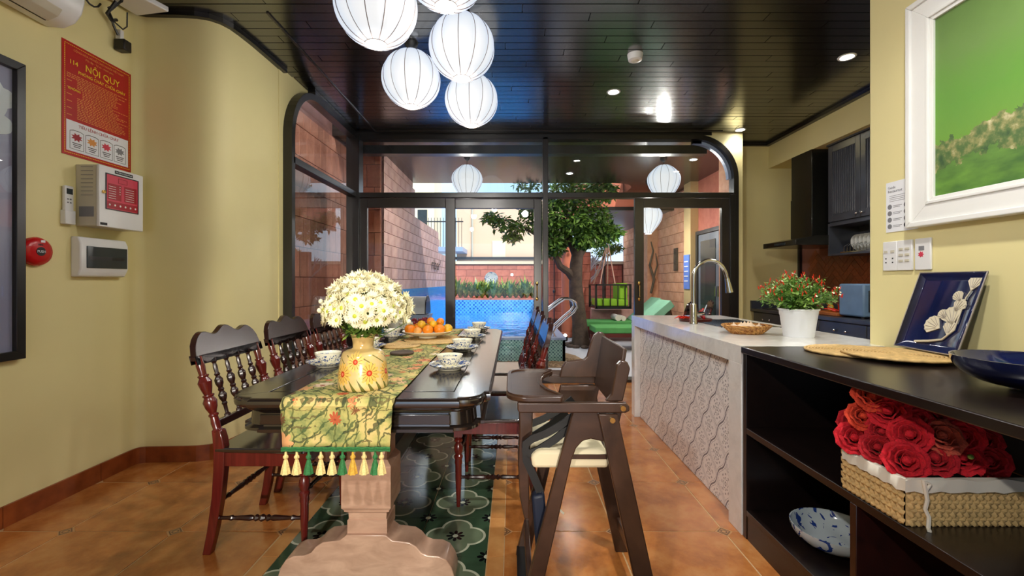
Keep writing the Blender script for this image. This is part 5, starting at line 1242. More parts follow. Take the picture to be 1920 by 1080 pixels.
FRT = [(-.668, 2.93, .036, 'orange'), (-.61, 2.90, .027, 'orange2'), (-.625, 2.98, .034, 'orange'), (-.545, 2.90, .035, 'orange'), (-.475, 2.93, .037, 'orange'), (-.43, 2.99, .034, 'yellowf'), (-.50, 3.03, .033, 'orange'), (-.57, 3.05, .034, 'yellowf'), (-.65, 3.07, .033, 'orange'), (-.53, 3.10, .032, 'orange')]
TOPF = [(-.60, 2.97, .078, .029, 'yellowf'), (-.545, 3.0, .098, .027, 'orange'), (-.478, 2.985, .095, .027, 'orange'), (-.52, 2.955, .083, .026, 'yellowf')]
FP = [' at the left end of the fruit dish', ' at the front left of the fruit dish', ' behind the small apricot in the dish', ' at the front centre of the fruit dish', ' at the front right of the fruit dish', ' at the right end of the fruit dish', ' right of centre inside the fruit dish', ' in the middle at the back of the fruit dish', ' at the back left of the fruit dish', ' at the back rim of the fruit dish']
fn_ = {'orange': 'orange with dimpled peel', 'orange2': 'small pale apricot', 'yellowf': 'ripe yellow fruit'}
for qi, (x, y, r, c) in enumerate(FRT): tag(base_at(obj('orange' if c == 'orange' else 'fruit', MB().ball((x, y, FZ+.030+r*.9), r, 18, 12, sz=.92), c), (x, y, FZ+.03)), fn_[c]+FP[qi], 'fruit', 'fruit in the porcelain dish')
for qi, (x, y, h, r, c) in enumerate(TOPF): tag(base_at(obj('orange' if c == 'orange' else 'fruit', MB().ball((x, y, FZ+h+.012), r, 16, 10, sz=.95), c), (x, y, FZ+h)), fn_[c]+[' on top of the fruit heap at left', ' crowning the middle of the fruit heap', ' perched at the right of the fruit heap', ' in the second layer of the fruit heap'][qi], 'fruit', 'fruit in the porcelain dish')
GR = thing('grape_bunch', (-.62, 3.0, FZ+.08), 'bunch of purple-red grapes on top of the oranges', 'grapes')
for k in range(24):
    o = obj('grape', MB().ball((-.62+rnd.uniform(-.045, .045), 3.0+rnd.uniform(-.03, .04), FZ+.108+rnd.uniform(-.01, .018)), .010, 8, 6), 'grape', GR)
m = MB()
for k in range(26):
    p = Vector((rnd.uniform(-.66, -.40), rnd.uniform(2.93, 3.03), FZ+rnd.uniform(.07, .115))); d = Vector((rnd.uniform(-1, 1), rnd.uniform(-1, 1), rnd.uniform(0, .6))).normalized(); s = d.cross(Vector((0, 0, 1))).normalized(); L = .045
    m.add([p, p+d*L*.5+s*.009, p+d*L, p+d*L*.5-s*.009], [(0, 1, 2, 3)])
tag(base_at(obj('orange_leaves', m, 'leaf4', smooth=False, kind='stuff'), (-.5, 3.0, FZ+.08)), 'green citrus leaves among the heaped fruit', 'leaves')

# ================================================================ on the island
PT = thing('chilli_plant', (1.53, 2.39, .857), 'bushy chilli plant with red fruits in a fluted white pot', 'potted plant')
obj('pot', MB().lathe([(.070, 0), (.072, .003), (.088, .118), (.090, .120), (.091, .140), (.097, .143), (.097, .150), (.091, .150), (.086, .138), (.001, .13)], (1.53, 2.39, .857), 72, fn=lambda a, z: 1+(.012*math.cos(24*a) if .01 < z < .115 else 0)), 'potw', PT, ang=50)
obj('soil', MB().lathe([(.001, .136), (.084, .136), (.084, .132)], (1.53, 2.39, .857), 24), 'soil', PT)
stm = MB(); lfm = MB(); rc = random.Random(9); tips = []
for k in range(150):
    th = rc.uniform(0, 2*PI); q = math.sqrt(rc.random()); z = .235+.095*(1-q*q)+rc.uniform(-.06, .015)
    p = Vector((1.53+.195*q*math.cos(th)-.01, 2.39+.17*q*math.sin(th), .857+z)); tips.append((p, q)); b = Vector((1.53, 2.39, .98))
    stm.tube([b, b.lerp(p, .5)+Vector((0, 0, .015)), p], [.003, .002, .0012], 4)
    for j in range(22):
        t_ = rc.uniform(.3, 1.0); c = b.lerp(p, t_)+Vector((rc.uniform(-.02, .02), rc.uniform(-.02, .02), rc.uniform(-.015, .015)))
        d = Vector((rc.uniform(-1, 1), rc.uniform(-1, 1), rc.uniform(-.5, .7))).normalized(); s = d.cross(Vector((rc.uniform(-.5, .5), 0, 1))).normalized(); L = rc.uniform(.018, .036)
        lfm.add([c, c+d*L*.45+s*L*.2, c+d*L, c+d*L*.45-s*L*.2], [(0, 1, 2, 3)])
obj('stem', stm, 'leaf3', PT, kind='stuff'); obj('foliage', lfm, 'leaf3', PT, smooth=False, kind='stuff')
cm = mesh_of(MB().tube([(0, 0, 0), (0, 0, .006), (0, 0, .014), (0, 0, .022)], [.0012, .003, .0027, .0005], 6), 'chili', True)
for i in range(120):
    p, q = tips[i % 150]; p = p+Vector((rc.uniform(-.014, .014), rc.uniform(-.014, .014), rc.uniform(-.005, .012)))
    share(cm, 'chilli', p, PT, (1, 1, rc.uniform(.8, 1.2)), (rc.uniform(-.5, .5), rc.uniform(-.5, .5), 0))
wf = mesh_of(MB().lathe([(.001, 0), (.006, .001), (.001, .002)], (0, 0, 0), 6), 'petal')
for i in range(12): share(wf, 'blossom', tips[i*11][0]+Vector((0, -.01, .012)), PT, rot=(.9, 0, 0))
# woven basket of garlic
GB = thing('garlic_basket', (1.325, 2.53, .857), 'shallow honey-coloured woven basket of garlic on the worktop', 'basket')
m = MB(); Rb = lambda z: .075+.055*(z/.045)**.8
nst = 40
for k in range(nst):
    a = 2*PI*k/nst; m.tube([(Rb(z)*math.cos(a)*1.0, Rb(z)*math.sin(a)*.85, z) for z in (.0, .012, .024, .036, .046)], .0022, 4)
for j in range(8):
    z = .003+j*.0056; rr = Rb(z)
    m.tube([((rr+(.0022 if (i+j) % 2 else -.0022))*math.cos(2*PI*i/nst), (rr+(.0022 if (i+j) % 2 else -.0022))*math.sin(2*PI*i/nst)*.85, z) for i in range(nst+1)], .0026, 5)
for s in (0, .5): m.tube([((.131)*math.cos(2*PI*(i+s)/30), .131*.85*math.sin(2*PI*(i+s)/30), .047+.005*math.sin(PI*i)) for i in range(31)], .004, 5)
m.lathe([(.001, .002), (.074, .002), (.074, .004)], (0, 0, 0), 24, sy=.85)
o = obj('weave', m, 'rattan', GB, local=True, kind='stuff')
for k in range(11):
    a = 2*PI*k/8; r_ = .072 if k < 8 else .025
    tag(base_at(obj('garlic_bulb', MB().lathe([(.004, -.016), (.018, -.012), (.024, 0), (.018, .012), (.006, .020), (.003, .03)], (1.325+r_*math.cos(a), 2.53+r_*.8*math.sin(a), .857+.030+(.008 if k >= 8 else 0)), 14, fn=lambda an, z: 1+.05*math.cos(6*an)), 'garlic'), (1.325+r_*math.cos(a), 2.53+r_*.8*math.sin(a), .88)), 'pale garlic bulb lying in the shallow woven basket', 'garlic', 'garlic bulbs in the woven basket')
tag(base_at(obj('wooden_tray', MB().lathe([(.10, 0), (.112, .003), (.116, .02), (.110, .022), (.106, .010), (.001, .008)], (1.36, 3.32, .857), 36), 'redwood'), (1.36, 3.32, .857)), 'round reddish wooden tray behind the tap', 'tray')
CP = thing('plastic_cup', (1.40, 3.30, .866), 'clear plastic cup holding red peppers on the wooden tray', 'cup')
obj('wall', MB().lathe([(.030, .0), (.036, .085), (.034, .085), (.028, .003), (.001, .002)], (1.40, 3.30, .866), 24), 'cupglass', CP)
for k in range(6): tag(base_at(obj('red_pepper', MB().ball((1.40+.014*math.cos(k), 3.30+.014*math.sin(k), .885+.012*k*.9), .012, 8, 6, sz=1.4), 'red'), (1.40, 3.30, .88)), 'small red pepper inside the clear plastic cup', 'pepper', 'peppers in the cup')
for k in range(9):
    a = rnd.uniform(2.4, 4.0); c = Vector((1.30+rnd.uniform(-.05, .03), 3.28+rnd.uniform(-.03, .04), .884)); d = Vector((math.cos(a), math.sin(a)*.5, 0)); 
    tag(base_at(obj('dried_chilli', MB().tube([c, c+d*.035+Vector((0, 0, .01)), c+d*.075+Vector((0, 0, -.003))], [.005, .006, .001], 6), 'chili' if k % 2 else 'onion'), c), 'long red chilli lying over the rim of the wooden tray', 'chilli', 'chillies on the tray')
tag(base_at(obj('glass_jar', MB().lathe([(.03, 0), (.032, .05), (.03, .052), (.027, .003), (.001, .002)], (1.335, 3.26, .866), 24), 'cupglass'), (1.335, 3.26, .866)), 'short clear glass jar on the wooden tray', 'jar')

# ================================================================ kitchen
K = thing('kitchen_counter', (3.3, 4.0, 0), 'blue-black kitchen counter with drawers along the right wall', 'counter')
obj('worktop', MB().box(2.97, 3.6, 2.0, 5.58, .785, .82), 'kitchen', K, bevel=.003)
obj('upstand', MB().box(2.97, 3.6, 5.55, 5.58, .82, .915).box(3.58, 3.6, 2.0, 5.55, .82, .90), 'kitchen', K)
obj('carcass', MB().box(3.02, 3.6, 2.0, 5.58, .08, .785), 'kitchen', K, smooth=False)
for k in range(6):
    y0 = 5.55-.59*(k+1); d = obj('drawer', MB().box(2.995, 3.02, y0+.004, y0+.585, .55, .775), 'kitchen', K, bevel=.004); obj('door', MB().box(2.995, 3.02, y0+.004, y0+.585, .09, .54), 'kitchen', K, bevel=.004)
    for s in (-.07, .07): obj('knob', MB().ball((2.98, y0+.29+s, .70), .012, 10, 6), 'steel', d)
BS = structure('splash', MB().box(3.594, 3.6, 2.0, 5.545, .90, 1.55), 'mortar', smooth=False); BS.name = 'wall_splashback'
mW = .066; nn_ = 3; hm = mesh_of(MB().box(-.004, 0, -mW*nn_/2+.002, mW*nn_/2-.002, -mW/2+.002, mW/2-.002), 'spiceb')
for r in range(-24, 25):
    for s_ in range(-6, 7):
        for vert in (0, 1):
            if not vert: u, v = (r+2*nn_*s_+nn_/2)*mW, (r+.5)*mW
            else: u, v = (r+.5)*mW, (r-2*nn_+1+2*nn_*s_+nn_/2)*mW
            y = 4.6+(u-v)*math.sqrt(.5); z = 1.2+(u+v)*math.sqrt(.5)
            if 3.95 < y < 5.44 and 1.0 < z < 1.47: share(hm, 'tile', (3.594, y, z), BS, rot=(PI/4 if not vert else -PI/4, 0, 0))
structure('trim_8', MB().box(3.56, 3.6, 5.545, 5.58, .915, 1.9), 'frame')
UC = thing('wall_cabinet', (3.43, 3.8, 1.42), 'black wall cabinet with vertically reeded doors over an open shelf', 'cabinet')
cx = 3.27; cy1 = 4.63; cy0 = 2.9
obj('carcass', MB().box(cx+.02, 3.598, cy0, cy1, 1.746, 2.56), 'kitchen', UC, smooth=False)
obj('cornice', MB().box(cx-.01, 3.6, cy0, cy1+.01, 2.545, 2.56), 'kitchen', UC)
obj('open_shelf', MB().box(cx, 3.598, cy1-.02, cy1, 1.415, 1.746).box(cx, 3.598, cy0, cy1-.02, 1.415, 1.435).box(cx, 3.598, cy0, cy1-.02, 1.715, 1.746).box(3.58, 3.598, cy0, cy1, 1.43, 1.74), 'kitchen', UC)
for k in range(4):
    y1 = cy1-.002-k*.43; y0 = y1-.425
    d = obj('door', MB().box(cx+.008, cx+.02, y0, y1, 1.76, 2.54).box(cx, cx+.01, y0, y0+.06, 1.76, 2.54).box(cx, cx+.01, y1-.06, y1, 1.76, 2.54).box(cx, cx+.01, y0+.06, y1-.06, 1.76, 1.83).box(cx, cx+.01, y0+.06, y1-.06, 2.47, 2.54), 'kitchen', UC, bevel=.002)
    for j in range(11):
        yy = y0+.072+j*.0275; obj('reed', MB().tube([(cx+.007, yy, 1.835), (cx+.007, yy, 2.465)], .0085, 6), 'kitchen', d)
    obj('knob', MB().ball((cx-.015, (y0+.03) if k % 2 == 0 else y1-.03, 1.80), .014, 10, 6), 'steel', d)
DR = thing('dish_rack', (3.42, 4.35, 1.437), 'wire rack of white plates in the open cabinet shelf', 'dish rack')
obj('rack_base', MB().box(3.30, 3.55, 3.9, 4.50, 1.436, 1.448), 'steel', DR)
for k in range(14):
    y = 3.94+k*.04; obj('wire', MB().tube([(3.31, y, 1.445), (3.31, y, 1.50), (3.36, y, 1.53), (3.50, y, 1.53), (3.53, y, 1.445)], .003, 5), 'steel', DR)
for k in range(9):
    o = obj('dinner_plate', MB().lathe([(.001, 0), (.05, 0), (.085, .012), (.085, .014), (.05, .004), (.001, .004)], (0, 0, 0), 28), 'cream', local=True); o.location = (3.42, 4.02+k*.05, 1.533); o.rotation_euler = (PI/2-.15, 0, 0); tag(o, 'white dinner plate standing in the wire rack', 'plate', 'plates in the dish rack')
HD = thing('cooker_hood', (3.3, 4.93, 1.53), 'black chimney cooker hood on the kitchen wall', 'cooker hood')
obj('chimney', MB().box(3.19, 3.6, 4.76, 5.11, 1.66, 2.56), 'hood', HD, bevel=.003)
obj('lower_chimney', MB().box(3.185, 3.6, 4.755, 5.115, 1.60, 2.07), 'hood', HD, bevel=.003)
obj('canopy', MB().prism([(2.93, 1.53), (3.6, 1.53), (3.6, 1.64), (3.16, 1.63), (2.93, 1.585)], 'y', 4.62, 5.22), 'hood', HD, bevel=.003)
obj('switch_strip', MB().box(2.926, 2.93, 4.8, 5.0, 1.545, 1.57), 'screen', HD)
tag(base_at(obj('chopping_board', MB().box(3.06, 3.40, 4.22, 4.72, .822, .855), 'board', bevel=.006), (3.2, 4.5, .822)), 'thick wooden chopping board on the dark kitchen counter', 'chopping board')
tag(base_at(obj('red_onion', MB().ball((3.13, 4.57, .895), .040, 18, 12, sz=.9).tube([(3.13, 4.57, .93), (3.13, 4.565, .948)], [.006, .002], 6), 'onion'), (3.13, 4.57, .856)), 'shiny red onion nearer the chilli plant on the chopping board', 'onion')
tag(base_at(obj('red_onion', MB().ball((3.20, 4.66, .89), .035, 18, 12, sz=.9).tube([(3.20, 4.66, .92), (3.20, 4.655, .935)], [.006, .002], 6), 'onion'), (3.20, 4.66, .856)), 'second red onion at the rear of the chopping board', 'onion')
tag(base_at(obj('yellow_pepper', MB().ball((3.17, 4.45, .89), .033, 14, 8, sx=.8, sz=1.15), 'yellowf'), (3.17, 4.45, .856)), 'yellow pepper beside the onions on the chopping board', 'pepper')
for k in range(6):
    c = Vector((3.12+rnd.uniform(-.03, .08), 4.32+rnd.uniform(-.05, .05), .868)); a = rnd.uniform(0, 3)
    tag(base_at(obj('red_chilli', MB().tube([c, c+Vector((.05*math.cos(a), .05*math.sin(a), .015)), c+Vector((.10*math.cos(a), .10*math.sin(a), .02+.01*k))], [.009, .009, .002], 7), 'chili'), c), 'long red chilli on the wooden chopping board', 'chilli', 'chillies on the chopping board')
PB = thing('water_dispenser', (3.14, 4.04, .82), 'blue-grey plastic countertop dispenser at the edge of the yellow wall', 'dispenser')
obj('housing', MB().box(3.08, 3.34, 3.92, 4.22, .835, 1.13), 'bluebox', PB, bevel=.015); obj('front_panel', MB().box(3.12, 3.30, 3.912, 3.92, .88, 1.07), 'screen', PB, bevel=.004)
for x in (3.10, 3.30): obj('foot', MB().lathe([(.015, 0), (.015, .015)], (x, 3.95, .82), 12), 'black', PB)
HBk = thing('gas_hob', (3.2, 4.95, .82), 'low black gas hob under the cooker hood', 'hob')
obj('glass_top', MB().box(3.02, 3.45, 4.80, 5.40, .822, .83), 'black', HBk)
for y in (4.95, 5.25): obj('pan_support', MB().tube([(3.25+.1*math.cos(2*PI*k/16), y+.1*math.sin(2*PI*k/16), .85) for k in range(17)], .006, 6), 'darkmetal', HBk)

# ================================================================ left wall
WX = -2.38
AC = thing('air_conditioner', (WX, 1.9, 2.44), 'white wall-mounted air conditioner at the upper left', 'air conditioner')
prof = [(WX, 2.45), (WX+.09, 2.44), (WX+.15, 2.465), (WX+.185, 2.51), (WX+.20, 2.57), (WX+.20, 2.74), (WX+.17, 2.76), (WX, 2.76)]
obj('casing', MB().prism(prof, 'y', 1.45, 2.29), 'white', AC, bevel=.012, ang=45)
obj('air_outlet', MB().prism([(WX+.085, 2.433), (WX+.14, 2.452), (WX+.135, 2.46), (WX+.085, 2.445)], 'y', 1.5, 2.20), 'black', AC)
obj('louvre', MB().prism([(WX+.098, 2.430), (WX+.15, 2.453), (WX+.172, 2.485), (WX+.166, 2.49), (WX+.146, 2.462), (WX+.098, 2.438)], 'y', 1.5, 2.20), 'offwhite', AC, bevel=.003)
obj('name_strip', MB().box(WX+.2005, WX+.2015, 2.10, 2.2, 2.575, 2.585), 'greyink', AC)
PS = thing('fire_rules_poster', (WX+.002, 2.58, 2.13), 'red and yellow fire safety rules poster above the alarm panel', 'poster')
X = WX+.004
obj('sheet', MB().box(WX+.001, X, 2.363, 2.79, 1.83, 2.44), 'redprint', PS, smooth=False)
obj('white_panel', MB().box(X, X+.0006, 2.385, 2.768, 1.855, 2.02), 'paper', PS, smooth=False)
m = MB()
for k in range(40): m.box(X, X+.0006, 2.376+k*.0101, 2.382+k*.0101, 2.424, 2.4275).box(X, X+.0006, 2.376+k*.0101, 2.382+k*.0101, 1.842, 1.8455)
for k in range(57): m.box(X, X+.0006, 2.375, 2.3785, 1.842+k*.0102, 1.848+k*.0102).box(X, X+.0006, 2.775, 2.7785, 1.842+k*.0102, 1.848+k*.0102)
obj('dashed_border', m, 'yelprint', PS, smooth=False, kind='stuff')
X2 = X+.0004
text('title', 'NỘI QUY', .052, (X2, 2.60, 2.322), '+x', 'yelprint', PS); text('title', 'PHÒNG CHÁY CHỮA CHÁY', .0235, (X2, 2.60, 2.288), '+x', 'yelprint', PS)
text('heading', 'CỘNG HÒA XÃ HỘI CHỦ NGHĨA VIỆT NAM', .0155, (X2, 2.58, 2.40), '+x', 'orprint', PS); text('heading', 'Độc lập - Tự do - Hạnh phúc', .0145, (X2, 2.58, 2.38), '+x', 'orprint', PS)
text('heading', 'TIÊU LỆNH CHỮA CHÁY', .0225, (X2+.0006, 2.577, 1.992), '+x', 'darkred', PS)
text('heading', '114', .034, (X2, 2.425, 2.325), '+x', 'yelprint', PS); text('heading', 'KHÔNG', .019, (X2, 2.43, 2.185), '+x', 'yelprint', PS)
m = MB(); rp_ = random.Random(2)
for r_ in range(26):
    z = 2.268-r_*.0092; y = 2.445 if r_ > 2 else 2.388; e = rp_.uniform(2.66, 2.765)
    if r_ > 2 and r_ % 4 == 0: m.box(X, X+.0005, 2.388, 2.415, z, z+.0035)
    if 7 < r_ < 13: y = 2.475
    while y < e: w = rp_.uniform(.008, .022); m.box(X, X+.0005, y, min(y+w, e), z, z+.0038); y += w+.005
obj('small_print', m, 'orprint', PS, smooth=False, kind='stuff')
for k in range(4):
    y0 = 2.403+k*.089; m = MB().strip([(y0, 1.868), (y0+.08, 1.868), (y0+.08, 1.965), (y0+.06, 1.972), (y0+.02, 1.972), (y0, 1.965), (y0, 1.868)], [(y0+.002, 1.87), (y0+.078, 1.87), (y0+.078, 1.963), (y0+.059, 1.969), (y0+.021, 1.969), (y0+.002, 1.963), (y0+.002, 1.87)], 'x', X+.0006, X+.0011)
    for q in range(3): m.box(X+.0006, X+.001, y0+.014+q*.004, y0+.068-q*.005, 1.90-q*.010, 1.904-q*.010)
    obj('picture_frame_print', m, 'ink', PS, smooth=False)
    st_ = [(y0+.04+(.034 if i % 2 else .02)*math.cos(i*PI/8), 1.935+(.024 if i % 2 else .014)*math.sin(i*PI/8)) for i in range(16)]
    obj('picture_print', MB().prism(st_, 'x', X+.0006, X+.0012), ['darkred', 'orprint', 'pinkprint', 'greyink'][k], PS, smooth=False)
AP = thing('fire_alarm_panel', (-2.31, 2.58, 1.45), 'white metal fire alarm control box with red window', 'alarm panel')
bx = -2.25
obj('cabinet', MB().box(WX, bx-.018, 2.44, 2.728, 1.455, 1.79), 'offwhite', AP, bevel=.003); obj('door', MB().box(bx-.016, bx, 2.438, 2.730, 1.453, 1.792), 'white', AP, bevel=.004)
obj('window', MB().box(bx, bx+.002, 2.478, 2.69, 1.555, 1.752), 'pinkprint', AP, smooth=False)
for a, b, c, d in ((2.488, 2.575, 1.61, 1.70), (2.595, 2.68, 1.61, 1.70), (2.486, 2.685, 1.562, 1.60)): obj('label_field', MB().box(bx+.002, bx+.0026, a, b, c, d), 'darkred', AP)
obj('window_frame', MB().strip([(2.476, 1.553), (2.692, 1.553), (2.692, 1.754), (2.476, 1.754), (2.476, 1.553)], [(2.481, 1.558), (2.687, 1.558), (2.687, 1.749), (2.481, 1.749), (2.481, 1.558)], 'x', bx, bx+.004), 'darkmetal', AP, smooth=False)
m = MB()
for k in range(6): m.ball((bx+.003, 2.50+k*.034, 1.581), .006, 8, 4, sx=.3)
for k in range(4): m.ball((bx+.003, 2.565, 1.69-k*.014), .003, 6, 4, sx=.4)
for k in range(6): m.box(bx+.0026, bx+.003, 2.602, 2.66, 1.618+k*.013, 1.620+k*.013).box(bx+.0026, bx+.003, 2.494, 2.54, 1.618+k*.013, 1.620+k*.013)
obj('indicator', m, 'cream', AP, kind='stuff')
obj('logo_mark', MB().strip([(2.555, 1.71), (2.615, 1.71), (2.615, 1.738), (2.555, 1.738), (2.555, 1.71)], [(2.558, 1.713), (2.612, 1.713), (2.612, 1.735), (2.558, 1.735), (2.558, 1.713)], 'x', bx+.002, bx+.003), 'darkred', AP)
obj('name_plate', MB().box(bx, bx+.001, 2.535, 2.655, 1.762, 1.780), 'ink', AP); text('lettering', 'Fire Alarm Control Panel', .0105, (bx+.0013, 2.595, 1.768), '+x', 'paper', AP)
obj('name_plate', MB().box(bx, bx+.001, 2.445, 2.487, 1.462, 1.476), 'ink', AP)
lk = obj('lock', MB().lathe([(.009, 0), (.009, .008), (.004, .009)], (0, 0, 0), 12), 'brass', AP, local=True)
lk.location = (bx-AP.location.x, 2.462-AP.location.y, 1.645-AP.location.z); lk.rotation_euler = (0, PI/2, 0)
for k in range(8): obj('vent_slot', MB().box(WX+.03, bx-.035, 2.4385, 2.4405, 1.775-k*.022, 1.778-k*.022), 'greyink', AP)
obj('rating_label', MB().box(WX+.02, bx-.03, 2.4385, 2.4402, 1.505, 1.56), 'greyink', AP)
RM = thing('remote_control', (WX, 2.385, 1.45), 'white remote control in a wall holder left of the alarm panel', 'remote control')
obj('holder', MB().box(WX, WX+.03, 2.355, 2.412, 1.455, 1.53), 'white', RM, bevel=.004); obj('body', MB().box(WX+.005, WX+.024, 2.36, 2.407, 1.47, 1.66), 'white', RM, bevel=.005)
obj('display', MB().box(WX+.024, WX+.025, 2.367, 2.40, 1.615, 1.645), 'screen', RM)
for k in range(4): obj('button', MB().box(WX+.024, WX+.026, 2.37+.014*(k % 2), 2.378+.014*(k % 2), 1.585-.018*(k//2), 1.592-.018*(k//2)), 'greyink', RM)
CU = thing('fuse_box', (WX, 2.565, 1.17), 'white consumer unit with smoked flap below the alarm panel', 'fuse box')
obj('casing', MB().prism([(WX, 1.175), (WX+.035, 1.178), (WX+.055, 1.22), (WX+.055, 1.36), (WX+.04, 1.394), (WX, 1.396)], 'y', 2.412, 2.712), 'white', CU, bevel=.006)
obj('flap', MB().box(WX+.052, WX+.060, 2.445, 2.70, 1.225, 1.345), 'screen', CU, bevel=.003); obj('breaker_row', MB().box(WX+.060, WX+.061, 2.46, 2.68, 1.272, 1.29), 'darkmetal', CU)
FA = thing('fire_call_point', (WX, 2.226, 1.30), 'round red fire alarm push point beside the black frame', 'alarm button')
o = obj('body', MB().lathe([(.070, 0), (.072, .015), (.066, .028), (.045, .036), (.001, .038)], (0, 0, 0), 36), 'red', FA, local=True, ang=70); o.rotation_euler = (0, PI/2, 0)
o = obj('push_disc', MB().lathe([(.022, .034), (.022, .039), (.001, .04)], (0, 0, 0), 24), 'ink', FA, local=True); o.rotation_euler = (0, PI/2, 0)
text('lettering', 'PUSH', .017, (WX+.0405, 2.226, 1.294), '+x', 'paper', FA); text('lettering', 'FIRE', .014, (WX+.037, 2.226, 1.328), '+x', 'ink', FA); obj('sticker', MB().box(WX+.034, WX+.036, 2.228, 2.248, 1.345, 1.357), 'paper', FA)
PC = thing('framed_picture', (WX, 1.4, 1.5), 'large black-framed print with white petals on lavender ground', 'picture')
obj('frame', MB().strip([(.6, .78), (2.16, .78), (2.16, 2.195), (.6, 2.195), (.6, .78)], [(.64, .82), (2.12, .82), (2.12, 2.155), (.64, 2.155), (.64, .82)], 'x', WX, WX+.035), 'frame', PC, bevel=.002)
obj('print', MB().box(WX, WX+.012, .64, 2.12, .82, 2.155), 'lav', PC, smooth=False)
for k, (yy, zz, a, L) in enumerate([(2.06, 2.0, .2, .10), (2.02, 1.93, .9, .12), (2.0, 2.05, -.7, .13), (1.93, 2.0, 1.6, .12), (1.95, 1.88, 2.3, .11), (2.04, 1.88, .0, .10)]):
    pl_ = [(yy+math.cos(a)*L*math.cos(q)*.9-math.sin(a)*L*.5*math.sin(q), zz+math.sin(a)*L*math.cos(q)*.9+math.cos(a)*L*.5*math.sin(q)) for q in [2*PI*i/20 for i in range(20)]]
    pl_ = [(min(2.118, y), z) for y, z in pl_]; obj('petal_print', MB().prism(pl_, 'x', WX+.012, WX+.0125+.0003*k), 'paper', PC, smooth=False)
obj('pane', MB().box(WX+.020, WX+.022, .64, 2.12, .82, 2.155), 'glass', PC, smooth=False)
# router, its cables and the adapter in the corner
RT = thing('wifi_router', (-2.26, 2.62, 2.80), 'white wireless router with antenna under the ceiling corner', 'router')
obj('body', MB().prism([(-2.37, 2.50), (-2.16, 2.58), (-2.10, 2.74), (-2.33, 2.78)], 'z', 2.80, 2.832), 'white', RT, bevel=.006)
obj('antenna', MB().bar((-2.20, 2.56, 2.80), (-2.33, 2.50, 2.735), .018, .010), 'white', RT, bevel=.002)
obj('bracket', MB().box(-2.38, -2.3, 2.5, 2.6, 2.815, 2.86), 'black', RT)
cb = MB().tube([(-2.33+.0*k, 2.50+.06*math.cos(k*.45)-.02, 2.755+.075*math.sin(k*.45)) for k in range(14)], .005, 6)
cb.tube([(-2.28, 2.62, 2.80), (-2.34, 2.60, 2.72), (-2.35, 2.64, 2.66), (-2.35, 2.67, 2.62)], .007, 6).tube([(-2.28, 2.62, 2.79), (-2.33, 2.58, 2.73), (-2.34, 2.63, 2.68), (-2.33, 2.68, 2.66), (-2.34, 2.72, 2.70), (-2.33, 2.71, 2.78)], .004, 6).tube([(-2.3, 2.6, 2.78), (-2.345, 2.59, 2.70), (-2.345, 2.62, 2.68), (-2.34, 2.65, 2.70)], .009, 6)
tag(base_at(obj('cable_bundle', cb, 'black'), (-2.34, 2.6, 2.7)), 'looped black cables hanging below the router', 'cable')
AD = thing('power_adapter', (-2.35, 2.69, 2.57), 'black power adapter plugged on the wall under the router', 'adapter')
obj('plug', MB().box(-2.372, -2.34, 2.675, 2.70, 2.60, 2.66), 'white', AD, bevel=.003); obj('body', MB().box(-2.374, -2.31, 2.665, 2.72, 2.535, 2.60), 'black', AD, bevel=.006)

# ================================================================ right wall
PA = thing('landscape_painting', (1.66, 1.25, 1.8), 'green landscape painting in a wide white moulded frame', 'painting')
y0, y1, z0, z1 = .55, 1.875, 1.373, 2.295
def frame_ring(a, b, x0, x1, nm, bev):
    o_ = [(y0+a, z0+a), (y1-a, z0+a), (y1-a, z1-a), (y0+a, z1-a), (y0+a, z0+a)]; i_ = [(y0+b, z0+b), (y1-b, z0+b), (y1-b, z1-b), (y0+b, z1-b), (y0+b, z0+b)]
    return obj(nm, MB().strip(o_, i_, 'x', x0, x1), 'cream', PA, bevel=bev, smooth=False)
frame_ring(0, .022, 1.645, 1.688, 'outer_moulding', .004); frame_ring(.022, .085, 1.655, 1.688, 'frame_board', .002); frame_ring(.085, .098, 1.650, 1.688, 'inner_moulding', .003); frame_ring(.098, .112, 1.658, 1.688, 'slip', .002)
o = obj('canvas', MB().box(-.004, 0, -(y1-y0)/2+.11, (y1-y0)/2-.11, -(z1-z0)/2+.11, (z1-z0)/2-.11), 'painting', PA, local=True, smooth=False); o.location = (1.672-1.66, (y0+y1)/2-1.25, (z0+z1)/2-1.8)
MC = thing('guide_card', (1.689, 1.97, 1.37), 'white printed card with round pictures tucked beside the painting', 'card')
obj('sheet', MB().box(1.687, 1.689, 1.86, 2.018, 1.37, 1.592), 'paper', MC, smooth=False)
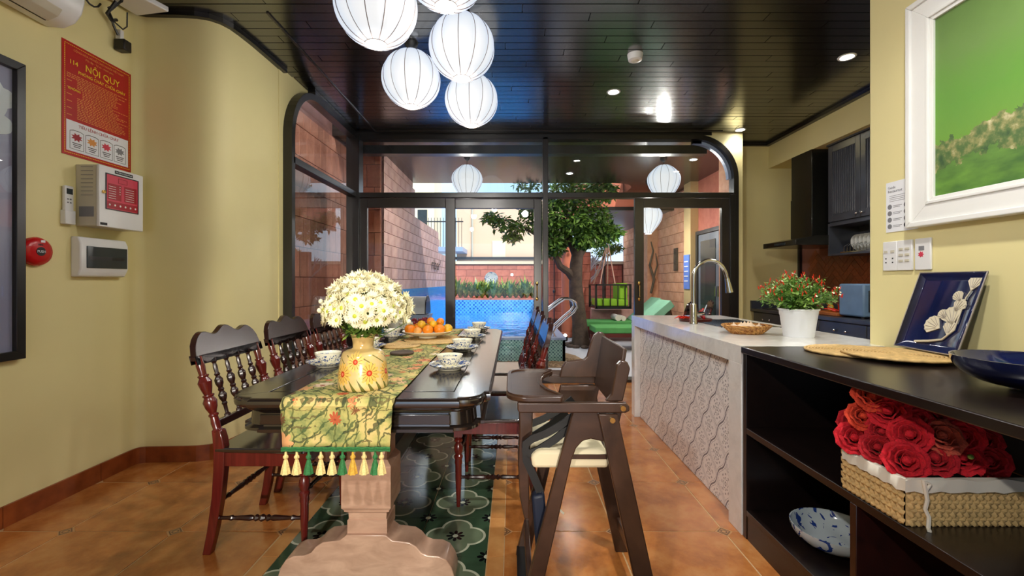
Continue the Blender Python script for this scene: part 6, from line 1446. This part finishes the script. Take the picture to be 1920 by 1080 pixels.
for k in range(4):
    for yy in (1.998, 1.915):
        c = MB().prism([(yy+.011*math.cos(2*PI*i/16), 1.482-.029*k+.011*math.sin(2*PI*i/16)) for i in range(16)], 'x', 1.6862, 1.687); obj('round_picture', c, 'ink' if (k == 3 and yy < 1.95) else 'greyink', MC)
    obj('print_line', MB().box(1.6864, 1.687, 1.935, 1.98, 1.484-.029*k, 1.486-.029*k).box(1.6864, 1.687, 1.945, 1.98, 1.478-.029*k, 1.480-.029*k), 'greyink', MC)
text('lettering', 'Guide', .016, (1.6868, 2.008, 1.562), '-x', 'greyink', MC, 'LEFT'); text('lettering', 'Restaurant', .017, (1.6868, 2.008, 1.545), '-x', 'greyink', MC, 'LEFT')
for k in range(4): obj('print_line', MB().box(1.6864, 1.687, 1.90, 2.0, 1.505+k*.008, 1.5065+k*.008), 'greyink', MC)
def sock(nm, a, b, lb, holes):
    s = thing(nm, (1.69, (a+b)/2, 1.2), lb, 'wall socket'); obj('plate', MB().box(1.680, 1.69, a, b, 1.198, 1.328), 'white', s, bevel=.003)
    return s
s1 = sock('power_socket', 1.955, 2.028, 'white double power socket plate at the wall corner', 1)
for yy in (2.01, 1.975):
    for zz in (1.252, 1.235): obj('socket_hole', MB().box(1.679, 1.681, yy-.003, yy+.003, zz-.003, zz+.003), 'ink', s1)
    obj('switch', MB().box(1.6775, 1.681, yy-.009, yy+.009, 1.278, 1.288), 'offwhite', s1)
s2 = sock('switch_plate', 1.880, 1.953, 'white switch plate with six rocker switches, middle of three', 1)
for yy in (1.932, 1.902):
    for k in range(3): obj('switch', MB().box(1.6765, 1.681, yy-.010, yy+.010, 1.235+k*.025, 1.245+k*.025), 'offwhite', s2, bevel=.001)
s3 = sock('sticker_plate', 1.797, 1.868, 'white wall plate with a small red flower sticker', 1)
obj('sticker_picture', MB().prism([(1.838+(.014 if i % 2 else .008)*math.cos(i*PI/7), 1.262+(.013 if i % 2 else .008)*math.sin(i*PI/7)) for i in range(14)], 'x', 1.679, 1.6801), 'pinkprint', s3)
obj('sticker_picture', MB().box(1.679, 1.6801, 1.824, 1.848, 1.278, 1.296), 'greyink', s3)
